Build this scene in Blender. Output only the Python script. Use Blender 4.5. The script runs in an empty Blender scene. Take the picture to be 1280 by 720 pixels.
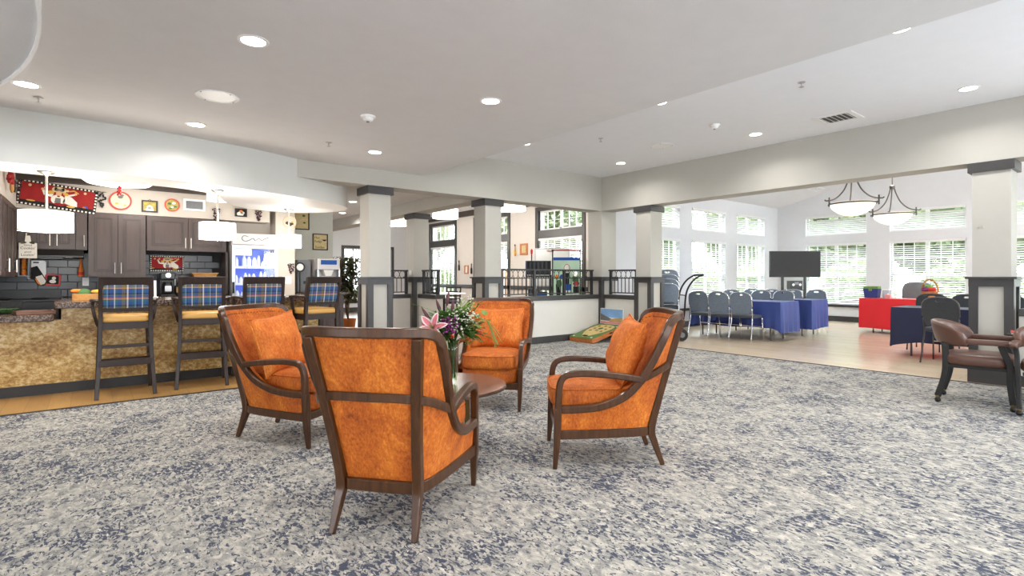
import bpy, bmesh, math, random
from mathutils import Vector, Matrix
S = bpy.context.scene
COL = S.collection
R = math.radians
random.seed(7)

# ------------------------------------------------------------ camera, sky, exposure
F_PX, HORIZON, CAM_H = 664.0, 346.0, 1.2
YAW = R(51.67)                       # view direction measured from +X (room axes: X along the left beam, Y along the right beam)
cam_d = bpy.data.cameras.new('camera')
cam_d.sensor_width = 36.0
cam_d.lens = 36.0 * F_PX / 1280.0
cam_d.shift_y = -(360.0 - HORIZON) / 1280.0
cam_d.clip_end = 300
cam = bpy.data.objects.new('camera', cam_d)
COL.objects.link(cam)
cam.location = (0, 0, CAM_H)
cam.rotation_euler = (R(90), 0, YAW - R(90))
S.camera = cam

world = bpy.data.worlds.new('world'); S.world = world
world.use_nodes = True
wn = world.node_tree.nodes; wn.clear()
w_out = wn.new('ShaderNodeOutputWorld'); w_bg = wn.new('ShaderNodeBackground')
w_bg.inputs[0].default_value = (0.88, 0.94, 1.0, 1)
w_bg.inputs[1].default_value = 10.5
world.node_tree.links.new(w_bg.outputs[0], w_out.inputs[0])
vs = S.view_settings
vs.view_transform = 'Standard'; vs.look = 'None'; vs.gamma = 1.0; vs.use_curve_mapping = False
vs.exposure = 0.38
S.cycles.use_denoising = True
S.cycles.max_bounces = 10
S.cycles.diffuse_bounces = 6
S.cycles.transparent_max_bounces = 16
S.cycles.sample_clamp_indirect = 6.0
S.cycles.caustics_reflective = False
S.cycles.caustics_refractive = False
DOWNLIGHT_W = 9.5

# ------------------------------------------------------------ pixel -> place on a known surface
CF, CR = (math.cos(YAW), math.sin(YAW)), (math.sin(YAW), -math.cos(YAW))
def ray(px):
    u = (px - 640) / F_PX
    return CF[0] + CR[0] * u, CF[1] + CR[1] * u
def on_z(px, py, z):
    d = F_PX * (CAM_H - z) / (py - HORIZON); r = ray(px)
    return r[0] * d, r[1] * d
def on_y(px, py, Y):
    r = ray(px); d = Y / r[1]
    return r[0] * d, CAM_H + (HORIZON - py) / F_PX * d
def on_x(px, py, X):
    r = ray(px); d = X / r[0]
    return r[1] * d, CAM_H + (HORIZON - py) / F_PX * d

# ------------------------------------------------------------ materials
def lin(c): return tuple(((v / 255) / 12.92 if v <= 10 else (((v / 255) + .055) / 1.055) ** 2.4) for v in c)
MATS = {}
def nodes_of(name):
    m = bpy.data.materials.new(name); m.use_nodes = True
    nt = m.node_tree; b = nt.nodes['Principled BSDF']
    MATS[name] = m
    return m, nt, b
def setin(b, k, v):
    if k in b.inputs: b.inputs[k].default_value = v
def pm(name, rgb, rough=.5, metal=0, var=.06, scale=6, bump=0, bscale=150, spec=.5, sheen=0, coat=0, stretch=(1, 1, 1), emit=0, ecol=None):
    m, nt, b = nodes_of(name); N, L = nt.nodes, nt.links
    c = lin(rgb)
    tc = N.new('ShaderNodeTexCoord'); mp = N.new('ShaderNodeMapping'); mp.inputs['Scale'].default_value = stretch
    L.new(tc.outputs['Object'], mp.inputs[0])
    no = N.new('ShaderNodeTexNoise'); no.inputs['Scale'].default_value = scale; no.inputs['Detail'].default_value = 4
    L.new(mp.outputs[0], no.inputs['Vector'])
    mx = N.new('ShaderNodeMix'); mx.data_type = 'RGBA'
    mr = N.new('ShaderNodeMapRange'); mr.inputs[1].default_value = .3; mr.inputs[2].default_value = .7
    L.new(no.outputs['Fac'], mr.inputs[0]); L.new(mr.outputs[0], mx.inputs[0])
    mx.inputs[6].default_value = tuple(v * (1 - var) for v in c) + (1,)
    mx.inputs[7].default_value = tuple(min(1, v * (1 + var)) for v in c) + (1,)
    L.new(mx.outputs[2], b.inputs['Base Color'])
    setin(b, 'Roughness', rough); setin(b, 'Metallic', metal); setin(b, 'Specular IOR Level', spec)
    if sheen: setin(b, 'Sheen Weight', sheen); setin(b, 'Sheen Roughness', .35)
    if coat: setin(b, 'Coat Weight', coat)
    if bump:
        n2 = N.new('ShaderNodeTexNoise'); n2.inputs['Scale'].default_value = bscale; n2.inputs['Detail'].default_value = 2
        L.new(mp.outputs[0], n2.inputs['Vector'])
        bp = N.new('ShaderNodeBump'); bp.inputs['Strength'].default_value = bump; bp.inputs['Distance'].default_value = .01
        L.new(n2.outputs['Fac'], bp.inputs['Height']); L.new(bp.outputs[0], b.inputs['Normal'])
    if emit:
        setin(b, 'Emission Strength', emit); b.inputs['Emission Color'].default_value = lin(ecol or rgb) + (1,)
    return m
def ramp(nt, fac, stops, interp='LINEAR'):
    r = nt.nodes.new('ShaderNodeValToRGB'); cr = r.color_ramp; cr.interpolation = interp
    while len(cr.elements) > 1: cr.elements.remove(cr.elements[-1])
    cr.elements[0].position = stops[0][0]; cr.elements[0].color = lin(stops[0][1]) + (1,)
    for p, c in stops[1:]:
        e = cr.elements.new(p); e.color = lin(c) + (1,)
    nt.links.new(fac, r.inputs[0]); return r.outputs[0]
def noise(nt, vec, scale, detail=3, rough=.5, dist=0):
    n = nt.nodes.new('ShaderNodeTexNoise'); n.inputs['Scale'].default_value = scale; n.inputs['Detail'].default_value = detail
    n.inputs['Roughness'].default_value = rough; n.inputs['Distortion'].default_value = dist
    nt.links.new(vec, n.inputs['Vector']); return n.outputs['Fac']
def mathn(nt, op, a, b=0, c=None):
    n = nt.nodes.new('ShaderNodeMath'); n.operation = op
    for i, v in enumerate((a, b) if c is None else (a, b, c)):
        if isinstance(v, (int, float)): n.inputs[i].default_value = v
        else: nt.links.new(v, n.inputs[i])
    return n.outputs[0]
def mixc(nt, fac, a, b):
    n = nt.nodes.new('ShaderNodeMix'); n.data_type = 'RGBA'
    for i, v in ((0, fac), (6, a), (7, b)):
        if isinstance(v, tuple): n.inputs[i].default_value = (lin(v) + (1,))
        elif isinstance(v, (int, float)): n.inputs[i].default_value = v
        else: nt.links.new(v, n.inputs[i])
    return n.outputs[2]
def objvec(nt, scale=(1, 1, 1), rot=(0, 0, 0)):
    tc = nt.nodes.new('ShaderNodeTexCoord'); mp = nt.nodes.new('ShaderNodeMapping')
    mp.inputs['Scale'].default_value = scale; mp.inputs['Rotation'].default_value = rot
    nt.links.new(tc.outputs['Object'], mp.inputs[0]); return mp.outputs[0]
def bump(nt, b, h, strength, dist=.01):
    n = nt.nodes.new('ShaderNodeBump'); n.inputs['Strength'].default_value = strength; n.inputs['Distance'].default_value = dist
    nt.links.new(h, n.inputs['Height']); nt.links.new(n.outputs[0], b.inputs['Normal'])

def mat_carpet():
    m, nt, b = nodes_of('carpet')
    v = objvec(nt, (1.45, .8, 1)); v2 = objvec(nt)
    fleck = noise(nt, v, 35, 3, .62, .9)
    big = noise(nt, v2, 1.5, 3, .6); mid = noise(nt, v2, 5.0, 2, .5)
    t = mathn(nt, 'ADD', fleck, mathn(nt, 'MULTIPLY', mathn(nt, 'SUBTRACT', big, .5), .26))
    t = mathn(nt, 'ADD', t, mathn(nt, 'MULTIPLY', mathn(nt, 'SUBTRACT', mid, .5), .34))
    navy = nt.nodes.new('ShaderNodeMapRange'); navy.inputs[1].default_value = .525; navy.inputs[2].default_value = .575
    nt.links.new(t, navy.inputs[0])
    base = ramp(nt, noise(nt, v, 17, 5, .72, .5), [(.34, (128, 127, 125)), (.46, (160, 158, 153)), (.56, (191, 186, 176)), (.70, (214, 210, 200))])
    nav = mixc(nt, noise(nt, v2, 60, 2), (60, 66, 84), (94, 99, 112))
    c = mixc(nt, navy.outputs[0], base, nav)
    wn_ = nt.nodes.new('ShaderNodeMapRange'); wn_.inputs[1].default_value = .66; wn_.inputs[2].default_value = .72
    nt.links.new(noise(nt, v, 36, 2, .5, .8), wn_.inputs[0])
    c = mixc(nt, wn_.outputs[0], c, (222, 218, 208))
    nt.links.new(c, b.inputs['Base Color']); setin(b, 'Roughness', .95); setin(b, 'Specular IOR Level', .15)
    bump(nt, b, noise(nt, v2, 420, 1), .5, .006)
    return m
def mat_planks(name, c1, c2, w=.16, l=1.2, rough=.35):
    m, nt, b = nodes_of(name)
    v = objvec(nt, (1, 1, 1), (0, 0, R(90)))
    br = nt.nodes.new('ShaderNodeTexBrick'); nt.links.new(v, br.inputs['Vector'])
    br.inputs['Scale'].default_value = 1; br.inputs['Brick Width'].default_value = l; br.inputs['Row Height'].default_value = w
    br.inputs['Mortar Size'].default_value = .002; br.offset = .37
    br.inputs['Color1'].default_value = lin(c1) + (1,); br.inputs['Color2'].default_value = lin(c2) + (1,)
    br.inputs['Mortar'].default_value = tuple(x * .45 for x in lin(c1)) + (1,)
    g = noise(nt, objvec(nt, (26, 1.6, 1)), 1.6, 5, .6, .6)
    c = mixc(nt, mathn(nt, 'MULTIPLY', g, .5), br.outputs['Color'], tuple(int(x * .62) for x in c1))
    nt.links.new(c, b.inputs['Base Color']); setin(b, 'Roughness', rough)
    return m
def mat_wood(name, dark, light, scale=1, rough=.35, axis=2):
    m, nt, b = nodes_of(name)
    s = [14, 14, 14]; s[axis] = 1.5
    g = noise(nt, objvec(nt, tuple(x * scale for x in s)), 3, 5, .6, .5)
    nt.links.new(ramp(nt, g, [(.3, dark), (.7, light)]), b.inputs['Base Color']); setin(b, 'Roughness', rough)
    bump(nt, b, g, .08)
    return m
def mat_velvet(name='orange_velvet', stops=[(.33, (112, 44, 5)), (.44, (170, 80, 12)), (.54, (198, 104, 24)), (.68, (230, 146, 54))]):
    m, nt, b = nodes_of(name)
    a = noise(nt, objvec(nt, (1, 1, .55)), 85, 5, .7, .3); c = noise(nt, objvec(nt, (1, 1, .6)), 7, 5, .65, .5)
    t = mathn(nt, 'ADD', mathn(nt, 'MULTIPLY', a, .5), mathn(nt, 'MULTIPLY', c, .5))
    nt.links.new(ramp(nt, t, stops), b.inputs['Base Color'])
    setin(b, 'Roughness', .75); setin(b, 'Sheen Weight', .2); setin(b, 'Sheen Roughness', .3)
    b.inputs['Sheen Tint'].default_value = lin((255, 170, 100)) + (1,) if 'Sheen Tint' in b.inputs else None
    bump(nt, b, a, .15)
    return m
def mat_plaid():
    m, nt, b = nodes_of('plaid_fabric')
    tc = nt.nodes.new('ShaderNodeTexCoord'); sp = nt.nodes.new('ShaderNodeSeparateXYZ'); nt.links.new(tc.outputs['Object'], sp.inputs[0])
    def stripes(o, freq, off, stops):
        f = mathn(nt, 'FRACT', mathn(nt, 'MULTIPLY_ADD', o, freq, off))
        return ramp(nt, f, stops, 'CONSTANT')
    blue, teal, navy, white, gold, rust, sky = (46, 80, 140), (48, 104, 112), (20, 24, 40), (236, 234, 226), (226, 158, 60), (186, 72, 54), (120, 154, 190)
    olive = (118, 106, 62)
    v = stripes(sp.outputs['X'], 4.4, 10.3, [(0, blue), (.13, olive), (.27, navy), (.31, white), (.37, blue), (.50, teal), (.60, sky), (.66, navy), (.70, blue), (.86, white), (.90, teal)])
    h = stripes(sp.outputs['Z'], 4.7, 10.2, [(0, navy), (.08, blue), (.28, gold), (.335, olive), (.44, navy), (.52, blue), (.66, teal), (.78, gold), (.83, rust), (.89, blue), (.95, olive)])
    c = mixc(nt, .5, v, h)
    wv = nt.nodes.new('ShaderNodeTexWave'); wv.inputs['Scale'].default_value = 90; nt.links.new(tc.outputs['Object'], wv.inputs['Vector'])
    nt.links.new(c, b.inputs['Base Color']); setin(b, 'Roughness', .85); bump(nt, b, wv.outputs['Fac'], .15)
    return m
def mat_granite(name, stops, scale=60, rough=.2):
    m, nt, b = nodes_of(name)
    a = noise(nt, objvec(nt), scale, 6, .75); nt.links.new(ramp(nt, a, stops), b.inputs['Base Color']); setin(b, 'Roughness', rough)
    return m
def mat_goldpanel():
    m, nt, b = nodes_of('gold_stone_panel')
    a = noise(nt, objvec(nt, (1, 1, 1.3)), 24, 7, .76, .3); c = noise(nt, objvec(nt, (1, 1, 1.8)), 3, 3, .5)
    t = mathn(nt, 'ADD', mathn(nt, 'MULTIPLY', a, .72), mathn(nt, 'MULTIPLY', c, .28))
    nt.links.new(ramp(nt, t, [(.35, (108, 72, 28)), (.44, (158, 116, 52)), (.52, (198, 160, 92)), (.60, (228, 206, 154))]), b.inputs['Base Color']); setin(b, 'Roughness', .35)
    return m
def mat_glass(name='window_glass', tint=(.95, .97, .96, 1), base=.03):
    m = bpy.data.materials.new(name); m.use_nodes = True; MATS[name] = m
    nt = m.node_tree; nt.nodes.clear()
    o = nt.nodes.new('ShaderNodeOutputMaterial'); t = nt.nodes.new('ShaderNodeBsdfTransparent'); g = nt.nodes.new('ShaderNodeBsdfGlossy')
    g.inputs['Roughness'].default_value = .03; t.inputs[0].default_value = tint
    mx = nt.nodes.new('ShaderNodeMixShader'); lw = nt.nodes.new('ShaderNodeLayerWeight'); lw.inputs[0].default_value = .5
    fr = mathn(nt, 'MULTIPLY_ADD', mathn(nt, 'POWER', lw.outputs['Facing'], 5.0), .6, base)
    nt.links.new(fr, mx.inputs[0]); nt.links.new(t.outputs[0], mx.inputs[1]); nt.links.new(g.outputs[0], mx.inputs[2]); nt.links.new(mx.outputs[0], o.inputs[0])
    return m
def mat_shade(name, rgb, em, ecol=(255, 246, 232)):
    return pm(name, rgb, rough=.6, var=.02, emit=em, ecol=ecol)
def mat_leaf(name, dark, light, sc=9):
    m, nt, b = nodes_of(name)
    a = noise(nt, objvec(nt), sc, 3, .6)
    col = ramp(nt, a, [(.35, dark), (.65, light)])
    nt.links.new(col, b.inputs['Base Color']); setin(b, 'Roughness', .6)
    tr = nt.nodes.new('ShaderNodeBsdfTranslucent'); mx = nt.nodes.new('ShaderNodeMixShader'); mx.inputs[0].default_value = .4
    nt.links.new(col, tr.inputs[0]); nt.links.new(b.outputs[0], mx.inputs[1]); nt.links.new(tr.outputs[0], mx.inputs[2])
    nt.links.new(mx.outputs[0], nt.nodes['Material Output'].inputs[0])
    return m

mat_carpet(); mat_velvet()
mat_velvet('pillow_velvet', [(.33, (138, 60, 10)), (.44, (190, 94, 22)), (.54, (214, 118, 40)), (.68, (238, 158, 74))]); mat_plaid(); mat_goldpanel(); mat_glass()
mat_planks('oak_floor', (240, 221, 196), (231, 209, 181), rough=.25)
mat_planks('kitchen_floor', (206, 160, 96), (188, 142, 82), rough=.3)
mat_planks('hall_floor', (150, 122, 98), (134, 108, 86), rough=.3)
mat_wood('walnut', (54, 31, 15), (86, 52, 26), rough=.28)
mat_wood('stool_wood', (34, 21, 16), (52, 34, 26), rough=.38)
mat_wood('table_wood', (84, 58, 46), (124, 90, 74), rough=.22, axis=0)
mat_wood('cabinet_wood', (66, 51, 46), (78, 61, 55), scale=.6, rough=.4)
mat_wood('board_wood', (168, 92, 42), (206, 130, 70), rough=.4, axis=0)
mat_wood('black_wood', (9, 8, 8), (18, 16, 15), rough=.5)
mat_granite('dark_granite', [(.38, (22, 18, 17)), (.5, (74, 58, 50)), (.6, (150, 128, 112)), (.7, (40, 34, 32))], 70, .15)
mat_granite('pale_stone', [(.38, (150, 140, 130)), (.55, (196, 186, 172)), (.7, (224, 218, 206))], 40, .3)
pm('wall_paint', (212, 212, 208), .9, var=.015, bump=.06, bscale=220)
pm('white_wall', (222, 223, 226), .9, var=.012, bump=.05, bscale=220)
pm('pink_wall', (220, 213, 207), .9, var=.015, bump=.05, bscale=220)
pm('beam_paint', (190, 187, 179), .9, var=.015, bump=.06, bscale=220)
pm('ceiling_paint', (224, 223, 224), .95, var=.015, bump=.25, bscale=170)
pm('smooth_daylit_ceiling_paint', (240, 241, 245), .9, var=.01, bump=.04, bscale=170)  # smoother finish; the lighter, cooler tone stands in for daylight from the hall
pm('panel_paint', (222, 219, 211), .85, var=.015, bump=.12, bscale=260)
pm('kitchen_wall', (192, 184, 174), .9, var=.015)
pm('green_wall', (196, 196, 186), .9, var=.015)
pm('dark_trim', (62, 60, 60), .38, var=.08, bump=.04)
pm('dark_brown_trim', (58, 48, 43), .45, var=.1)
pm('kick_black', (34, 31, 31), .4, var=.1)
pm('white_trim', (238, 238, 238), .5, var=.01)
pm('white_plastic', (240, 240, 238), .4, var=.01)
pm('blind_white', (232, 232, 232), .6, var=.01)
pm('tile_slate', (25, 26, 33), .3, var=.18, scale=5)
pm('grout', (16, 16, 19), .8)
pm('black_plastic', (20, 20, 22), .35, var=.1)
pm('black_metal', (28, 27, 27), .35, metal=.3, var=.08)
pm('charcoal_rail', (48, 47, 49), .4, metal=.2, var=.08)
pm('steel', (190, 190, 190), .3, metal=1, var=.04)
pm('chrome', (225, 225, 228), .12, metal=1, var=.02)
pm('nickel', (196, 190, 182), .3, metal=.9, var=.03)
pm('brass', (150, 126, 84), .35, metal=.9, var=.08)
pm('bronze', (92, 88, 84), .4, metal=.8, var=.06)
pm('nail_brass', (150, 90, 40), .35, metal=.8)
pm('leather_brown', (92, 62, 50), .3, var=.1, scale=4, bump=.08, bscale=120)
pm('tan_vinyl', (212, 162, 84), .32, var=.05, scale=3)
pm('blue_cloth', (50, 70, 140), .6, var=.06, scale=3, sheen=.15)
pm('navy_cloth', (28, 36, 72), .6, var=.08, scale=3, sheen=.1)
pm('red_cloth', (226, 36, 44), .65, var=.04, scale=3, sheen=.15)
pm('chair_fabric', (112, 124, 140), .8, var=.1, scale=40, bump=.05)
pm('chair_fabric_dark', (58, 62, 68), .8, var=.1, scale=40, bump=.05)
pm('chair_vinyl', (60, 66, 76), .5, var=.1)
pm('screen_grey', (60, 60, 61), .6, var=.02, spec=.2)
pm('red_print', (146, 20, 20), .8, var=.1, scale=12)
pm('black_print', (22, 20, 20), .8)
pm('white_print', (232, 226, 214), .8)
pm('plate_cream', (206, 190, 168), .6, var=.12, scale=25)
pm('olive_print', (164, 150, 84), .7, var=.2, scale=30)
pm('cream_print', (206, 186, 138), .8, var=.12, scale=30)
pm('skin_print', (216, 172, 128), .8)
pm('gold_print', (214, 168, 70), .8, var=.1)
pm('orange_print', (224, 120, 36), .7)
pm('green_print', (70, 110, 60), .8, var=.15)
pm('pale_green_print', (186, 216, 190), .8, var=.08)
pm('blue_print', (34, 84, 160), .8)
pm('grey_print', (112, 110, 110), .8)
pm('sand_print', (216, 188, 126), .7, var=.06)
pm('grass_print', (92, 124, 66), .75, var=.15, scale=14)
pm('sky_print', (120, 160, 206), .6, var=.25, scale=4)
pm('tan_print', (182, 150, 96), .7, var=.12, scale=10)
pm('pink_print', (222, 150, 150), .7)
pm('wicker', (178, 128, 70), .7, var=.2, scale=60, bump=.4, bscale=140)
pm('terracotta', (188, 110, 50), .7, var=.1)
pm('soil', (50, 38, 30), .9)
pm('grape', (60, 26, 40), .4, var=.2)
pm('rubber', (26, 26, 27), .7, var=.1)
pm('grey_plastic', (120, 122, 126), .4)
pm('appliance_grey', (196, 192, 190), .35, metal=.2, var=.03)
pm('fridge_liner', (96, 116, 214), .5, var=.02, emit=.34, ecol=(108, 130, 240))
pm('fridge_white', (232, 236, 255), .5, var=.03, emit=.10, ecol=(200, 212, 255))
pm('red_toy', (190, 40, 40), .5)
pm('petal_pink', (220, 120, 134), .6, var=.15, scale=30)
pm('petal_white', (238, 226, 222), .6)
pm('petal_purple', (128, 40, 112), .6, var=.2)
pm('petal_red', (204, 52, 40), .6)
pm('filler_white', (214, 216, 196), .7, var=.1)
pm('bud_purple', (92, 52, 60), .6, var=.2)
mat_leaf('leaf_green', (40, 74, 30), (96, 138, 62))
mat_leaf('leaf_light', (110, 150, 70), (160, 190, 110))
mat_leaf('leaf_ficus', (46, 62, 36), (104, 96, 70))
mat_leaf('tree_leaf', (96, 112, 78), (168, 178, 140), 1.4)
mat_leaf('lawn', (120, 132, 96), (150, 158, 126), .6)
pm('bark', (92, 74, 58), .9, var=.2)
pm('fence_wood', (150, 106, 76), .8, var=.2)
mat_shade('lamp_white', (250, 248, 244), 2.6)
mat_shade('lamp_alabaster', (246, 238, 224), .7)
mat_shade('drum_white', (250, 248, 244), 1.7)
mat_shade('downlight_glow', (255, 250, 240), 14)
mat_glass('vase_glass', (.90, .95, .90, 1), .06)
mat_glass('vase_water', (.84, .92, .80, 1), .02)
pm('clear_plastic', (214, 226, 240), .2, var=.02)
MATS['clear_plastic'].node_tree.nodes['Principled BSDF'].inputs['Transmission Weight'].default_value = .5

# ------------------------------------------------------------ mesh helpers
def BM(): return bmesh.new()
def box(bm, x0, x1, y0, y1, z0, z1):
    v = [bm.verts.new(p) for p in ((x0, y0, z0), (x1, y0, z0), (x1, y1, z0), (x0, y1, z0), (x0, y0, z1), (x1, y0, z1), (x1, y1, z1), (x0, y1, z1))]
    for f in ((0, 3, 2, 1), (4, 5, 6, 7), (0, 1, 5, 4), (1, 2, 6, 5), (2, 3, 7, 6), (3, 0, 4, 7)): bm.faces.new([v[i] for i in f])
    return bm
def B(*a): return box(BM(), *a)
def hexa(bm, low, high):          # four low corners, four high corners
    v = [bm.verts.new(p) for p in list(low) + list(high)]
    for f in ((0, 3, 2, 1), (4, 5, 6, 7), (0, 1, 5, 4), (1, 2, 6, 5), (2, 3, 7, 6), (3, 0, 4, 7)): bm.faces.new([v[i] for i in f])
    return bm
def leg4(bm, a, b, wa, wb):       # tapered square leg from point a (bottom) to b (top)
    q = ((-1, -1), (1, -1), (1, 1), (-1, 1))
    return hexa(bm, [(a[0] + i * wa / 2, a[1] + j * wa / 2, a[2]) for i, j in q], [(b[0] + i * wb / 2, b[1] + j * wb / 2, b[2]) for i, j in q])
def cr(pts, n=6, closed=False):   # Catmull-Rom resample
    P = [Vector(p) for p in pts]; out = []
    N_ = len(P)
    for i in range(N_ if closed else N_ - 1):
        g = (lambda k: P[k % N_]) if closed else (lambda k: P[max(0, min(N_ - 1, k))])
        a, b, c, d = g(i - 1), g(i), g(i + 1), g(i + 2)
        for k in range(n):
            t = k / n
            out.append(.5 * ((2 * b) + (c - a) * t + (2 * a - 5 * b + 4 * c - d) * t * t + (3 * b - a - 3 * c + d) * t ** 3))
    if not closed: out.append(P[-1])
    return out
def ring_sweep(bm, rings, closed=False, caps=True):
    vr = [[bm.verts.new(p) for p in r] for r in rings]; n = len(vr[0])
    for i in range(len(vr) if closed else len(vr) - 1):
        a, b = vr[i], vr[(i + 1) % len(vr)]
        for k in range(n): bm.faces.new((a[k], a[(k + 1) % n], b[(k + 1) % n], b[k]))
    if caps and not closed:
        bm.faces.new(vr[0][::-1]); bm.faces.new(vr[-1])
    return bm
def tangents(P, closed=False):
    n = len(P); T = []
    for i in range(n):
        a = P[(i - 1) % n] if closed or i else P[0]; b = P[(i + 1) % n] if closed or i < n - 1 else P[-1]
        t = (b - a); T.append(t.normalized() if t.length > 1e-9 else Vector((0, 0, 1)))
    return T
def sweep(bm, pts, w, h, ref, closed=False):   # rectangular bar; w across ref, h across the other axis
    P = [Vector(p) for p in pts]; T = tangents(P, closed); rings = []
    for i, (p, t) in enumerate(zip(P, T)):
        r = Vector(ref[i]) if isinstance(ref, list) else Vector(ref)
        s = (r - t * r.dot(t)).normalized(); o = t.cross(s)
        ww = w[i] if isinstance(w, list) else w; hh = h[i] if isinstance(h, list) else h
        rings.append([p + s * ww / 2 * a + o * hh / 2 * b for a, b in ((-1, -1), (1, -1), (1, 1), (-1, 1))])
    return ring_sweep(bm, rings, closed)
def tube(bm, pts, r, n=8, closed=False):
    P = [Vector(p) for p in pts]; T = tangents(P, closed)
    s = T[0].orthogonal().normalized(); rings = []
    for i, (p, t) in enumerate(zip(P, T)):
        s = (s - t * s.dot(t)); s = s.normalized() if s.length > 1e-6 else t.orthogonal().normalized(); o = t.cross(s)
        rr = r[i] if isinstance(r, list) else r
        rings.append([p + (s * math.cos(2 * math.pi * k / n) + o * math.sin(2 * math.pi * k / n)) * rr for k in range(n)])
    return ring_sweep(bm, rings, closed)
def lathe(bm, prof, n=20, c=(0, 0, 0), cap=True):
    rings = [[(c[0] + max(r, 1e-4) * math.cos(2 * math.pi * k / n), c[1] + max(r, 1e-4) * math.sin(2 * math.pi * k / n), c[2] + z) for k in range(n)] for r, z in prof]
    return ring_sweep(bm, rings, caps=cap)
def disc_y(bm, r, t, n=24, c=(0, 0, 0)):       # disc standing up, axis along Y
    rings = [[(c[0] + r * math.cos(2 * math.pi * k / n), c[1] + y, c[2] + r * math.sin(2 * math.pi * k / n)) for k in range(n)] for y in (-t / 2, t / 2)]
    return ring_sweep(bm, rings)
def plate(bm, outer, holes, t0, t1, f):        # flat plate with holes, f(u, v, w) -> xyz
    loops = [outer] + list(holes)
    allv = []
    for t in (t0, t1):
        es, vv = [], []
        for lp in loops:
            vs_ = [bm.verts.new(f(u, v, t)) for u, v in lp]; vv.append(vs_)
            es += [bm.edges.new((vs_[i], vs_[(i + 1) % len(vs_)])) for i in range(len(vs_))]
        bmesh.ops.triangle_fill(bm, use_beauty=True, use_dissolve=False, edges=es); allv.append(vv)
    for a, b in zip(*allv):
        n = len(a)
        for i in range(n): bm.faces.new((a[i], a[(i + 1) % n], b[(i + 1) % n], b[i]))
    return bm
def prism(bm, poly, t0, t1, f=lambda u, v, w: (u, v, w)):
    a = [bm.verts.new(f(u, v, t0)) for u, v in poly]; b = [bm.verts.new(f(u, v, t1)) for u, v in poly]; n = len(a)
    bm.faces.new(a[::-1]); bm.faces.new(b)
    for i in range(n): bm.faces.new((a[i], a[(i + 1) % n], b[(i + 1) % n], b[i]))
    return bm
XZ = lambda u, v, w: (u, w, v)
def circ(r, n=20, c=(0, 0), ry=None): return [(c[0] + r * math.cos(2 * math.pi * k / n), c[1] + (ry or r) * math.sin(2 * math.pi * k / n)) for k in range(n)]
def rrect(x0, x1, y0, y1, r, n=4):
    o = []
    for cx, cy, a in ((x1 - r, y1 - r, 0), (x0 + r, y1 - r, 90), (x0 + r, y0 + r, 180), (x1 - r, y0 + r, 270)):
        o += [(cx + r * math.cos(R(a + 90 * k / n)), cy + r * math.sin(R(a + 90 * k / n))) for k in range(n + 1)]
    return o
def puff(bm, c, s, k=4.0, n=8, fn=None):       # soft rounded block
    tmp = {}
    def vert(p):
        key = tuple(round(x, 5) for x in p)
        if key not in tmp:
            l = sum(abs(x) ** k for x in p) ** (1 / k)
            q = [x / l for x in p]
            q = [c[i] + q[i] * s[i] for i in range(3)]
            tmp[key] = bm.verts.new(fn(q) if fn else q)
        return tmp[key]
    g = [-1 + 2 * i / n for i in range(n + 1)]
    g = [math.sin(x * math.pi / 2) * .35 + x * .65 for x in g]
    for ax in range(3):
        for sg in (-1, 1):
            for i in range(n):
                for j in range(n):
                    q = []
                    for a, b_ in ((i, j), (i + 1, j), (i + 1, j + 1), (i, j + 1)):
                        p = [0, 0, 0]; p[ax] = sg; p[(ax + 1) % 3] = g[a]; p[(ax + 2) % 3] = g[b_]; q.append(vert(p))
                    bm.faces.new(q if sg > 0 else q[::-1])
    return bm
def pillow(bm, w, h, t, n=14):                 # knife-edge square pillow standing in XZ, thick along Y
    for sg in (1, -1):
        G = []
        for i in range(n + 1):
            row = []
            for j in range(n + 1):
                u, v = -1 + 2 * i / n, -1 + 2 * j / n
                th = (max(0, 1 - abs(u) ** 2.6) * max(0, 1 - abs(v) ** 2.6)) ** .55
                th *= 1 + .06 * math.sin(7 * u + 3 * v) * (1 - abs(u)) + .05 * math.sin(9 * v - 2 * u)
                x = u * (1 - .10 * (1 - v * v)) * w / 2; z = v * (1 - .10 * (1 - u * u)) * h / 2
                row.append(bm.verts.new((x, sg * th * t / 2, z)))
            G.append(row)
        for i in range(n):
            for j in range(n):
                q = (G[i][j], G[i + 1][j], G[i + 1][j + 1], G[i][j + 1]); bm.faces.new(q if sg < 0 else q[::-1])
    bmesh.ops.remove_doubles(bm, verts=bm.verts[:], dist=1e-5)
    return bm
def ball(bm, c, r, n=6, m=5, sz=1):
    rings = [[(c[0] + r * math.sin(math.pi * j / m) * math.cos(2 * math.pi * k / n), c[1] + r * math.sin(math.pi * j / m) * math.sin(2 * math.pi * k / n), c[2] - sz * r * math.cos(math.pi * j / m)) for k in range(n)] for j in range(1, m)]
    return ring_sweep(bm, rings)
def grid_surface(bm, rows, flip=False):
    V = [[bm.verts.new(p) for p in r] for r in rows]
    for i in range(len(V) - 1):
        for j in range(len(V[0]) - 1):
            q = (V[i][j], V[i][j + 1], V[i + 1][j + 1], V[i + 1][j]); bm.faces.new(q[::-1] if flip else q)
    return bm

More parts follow.
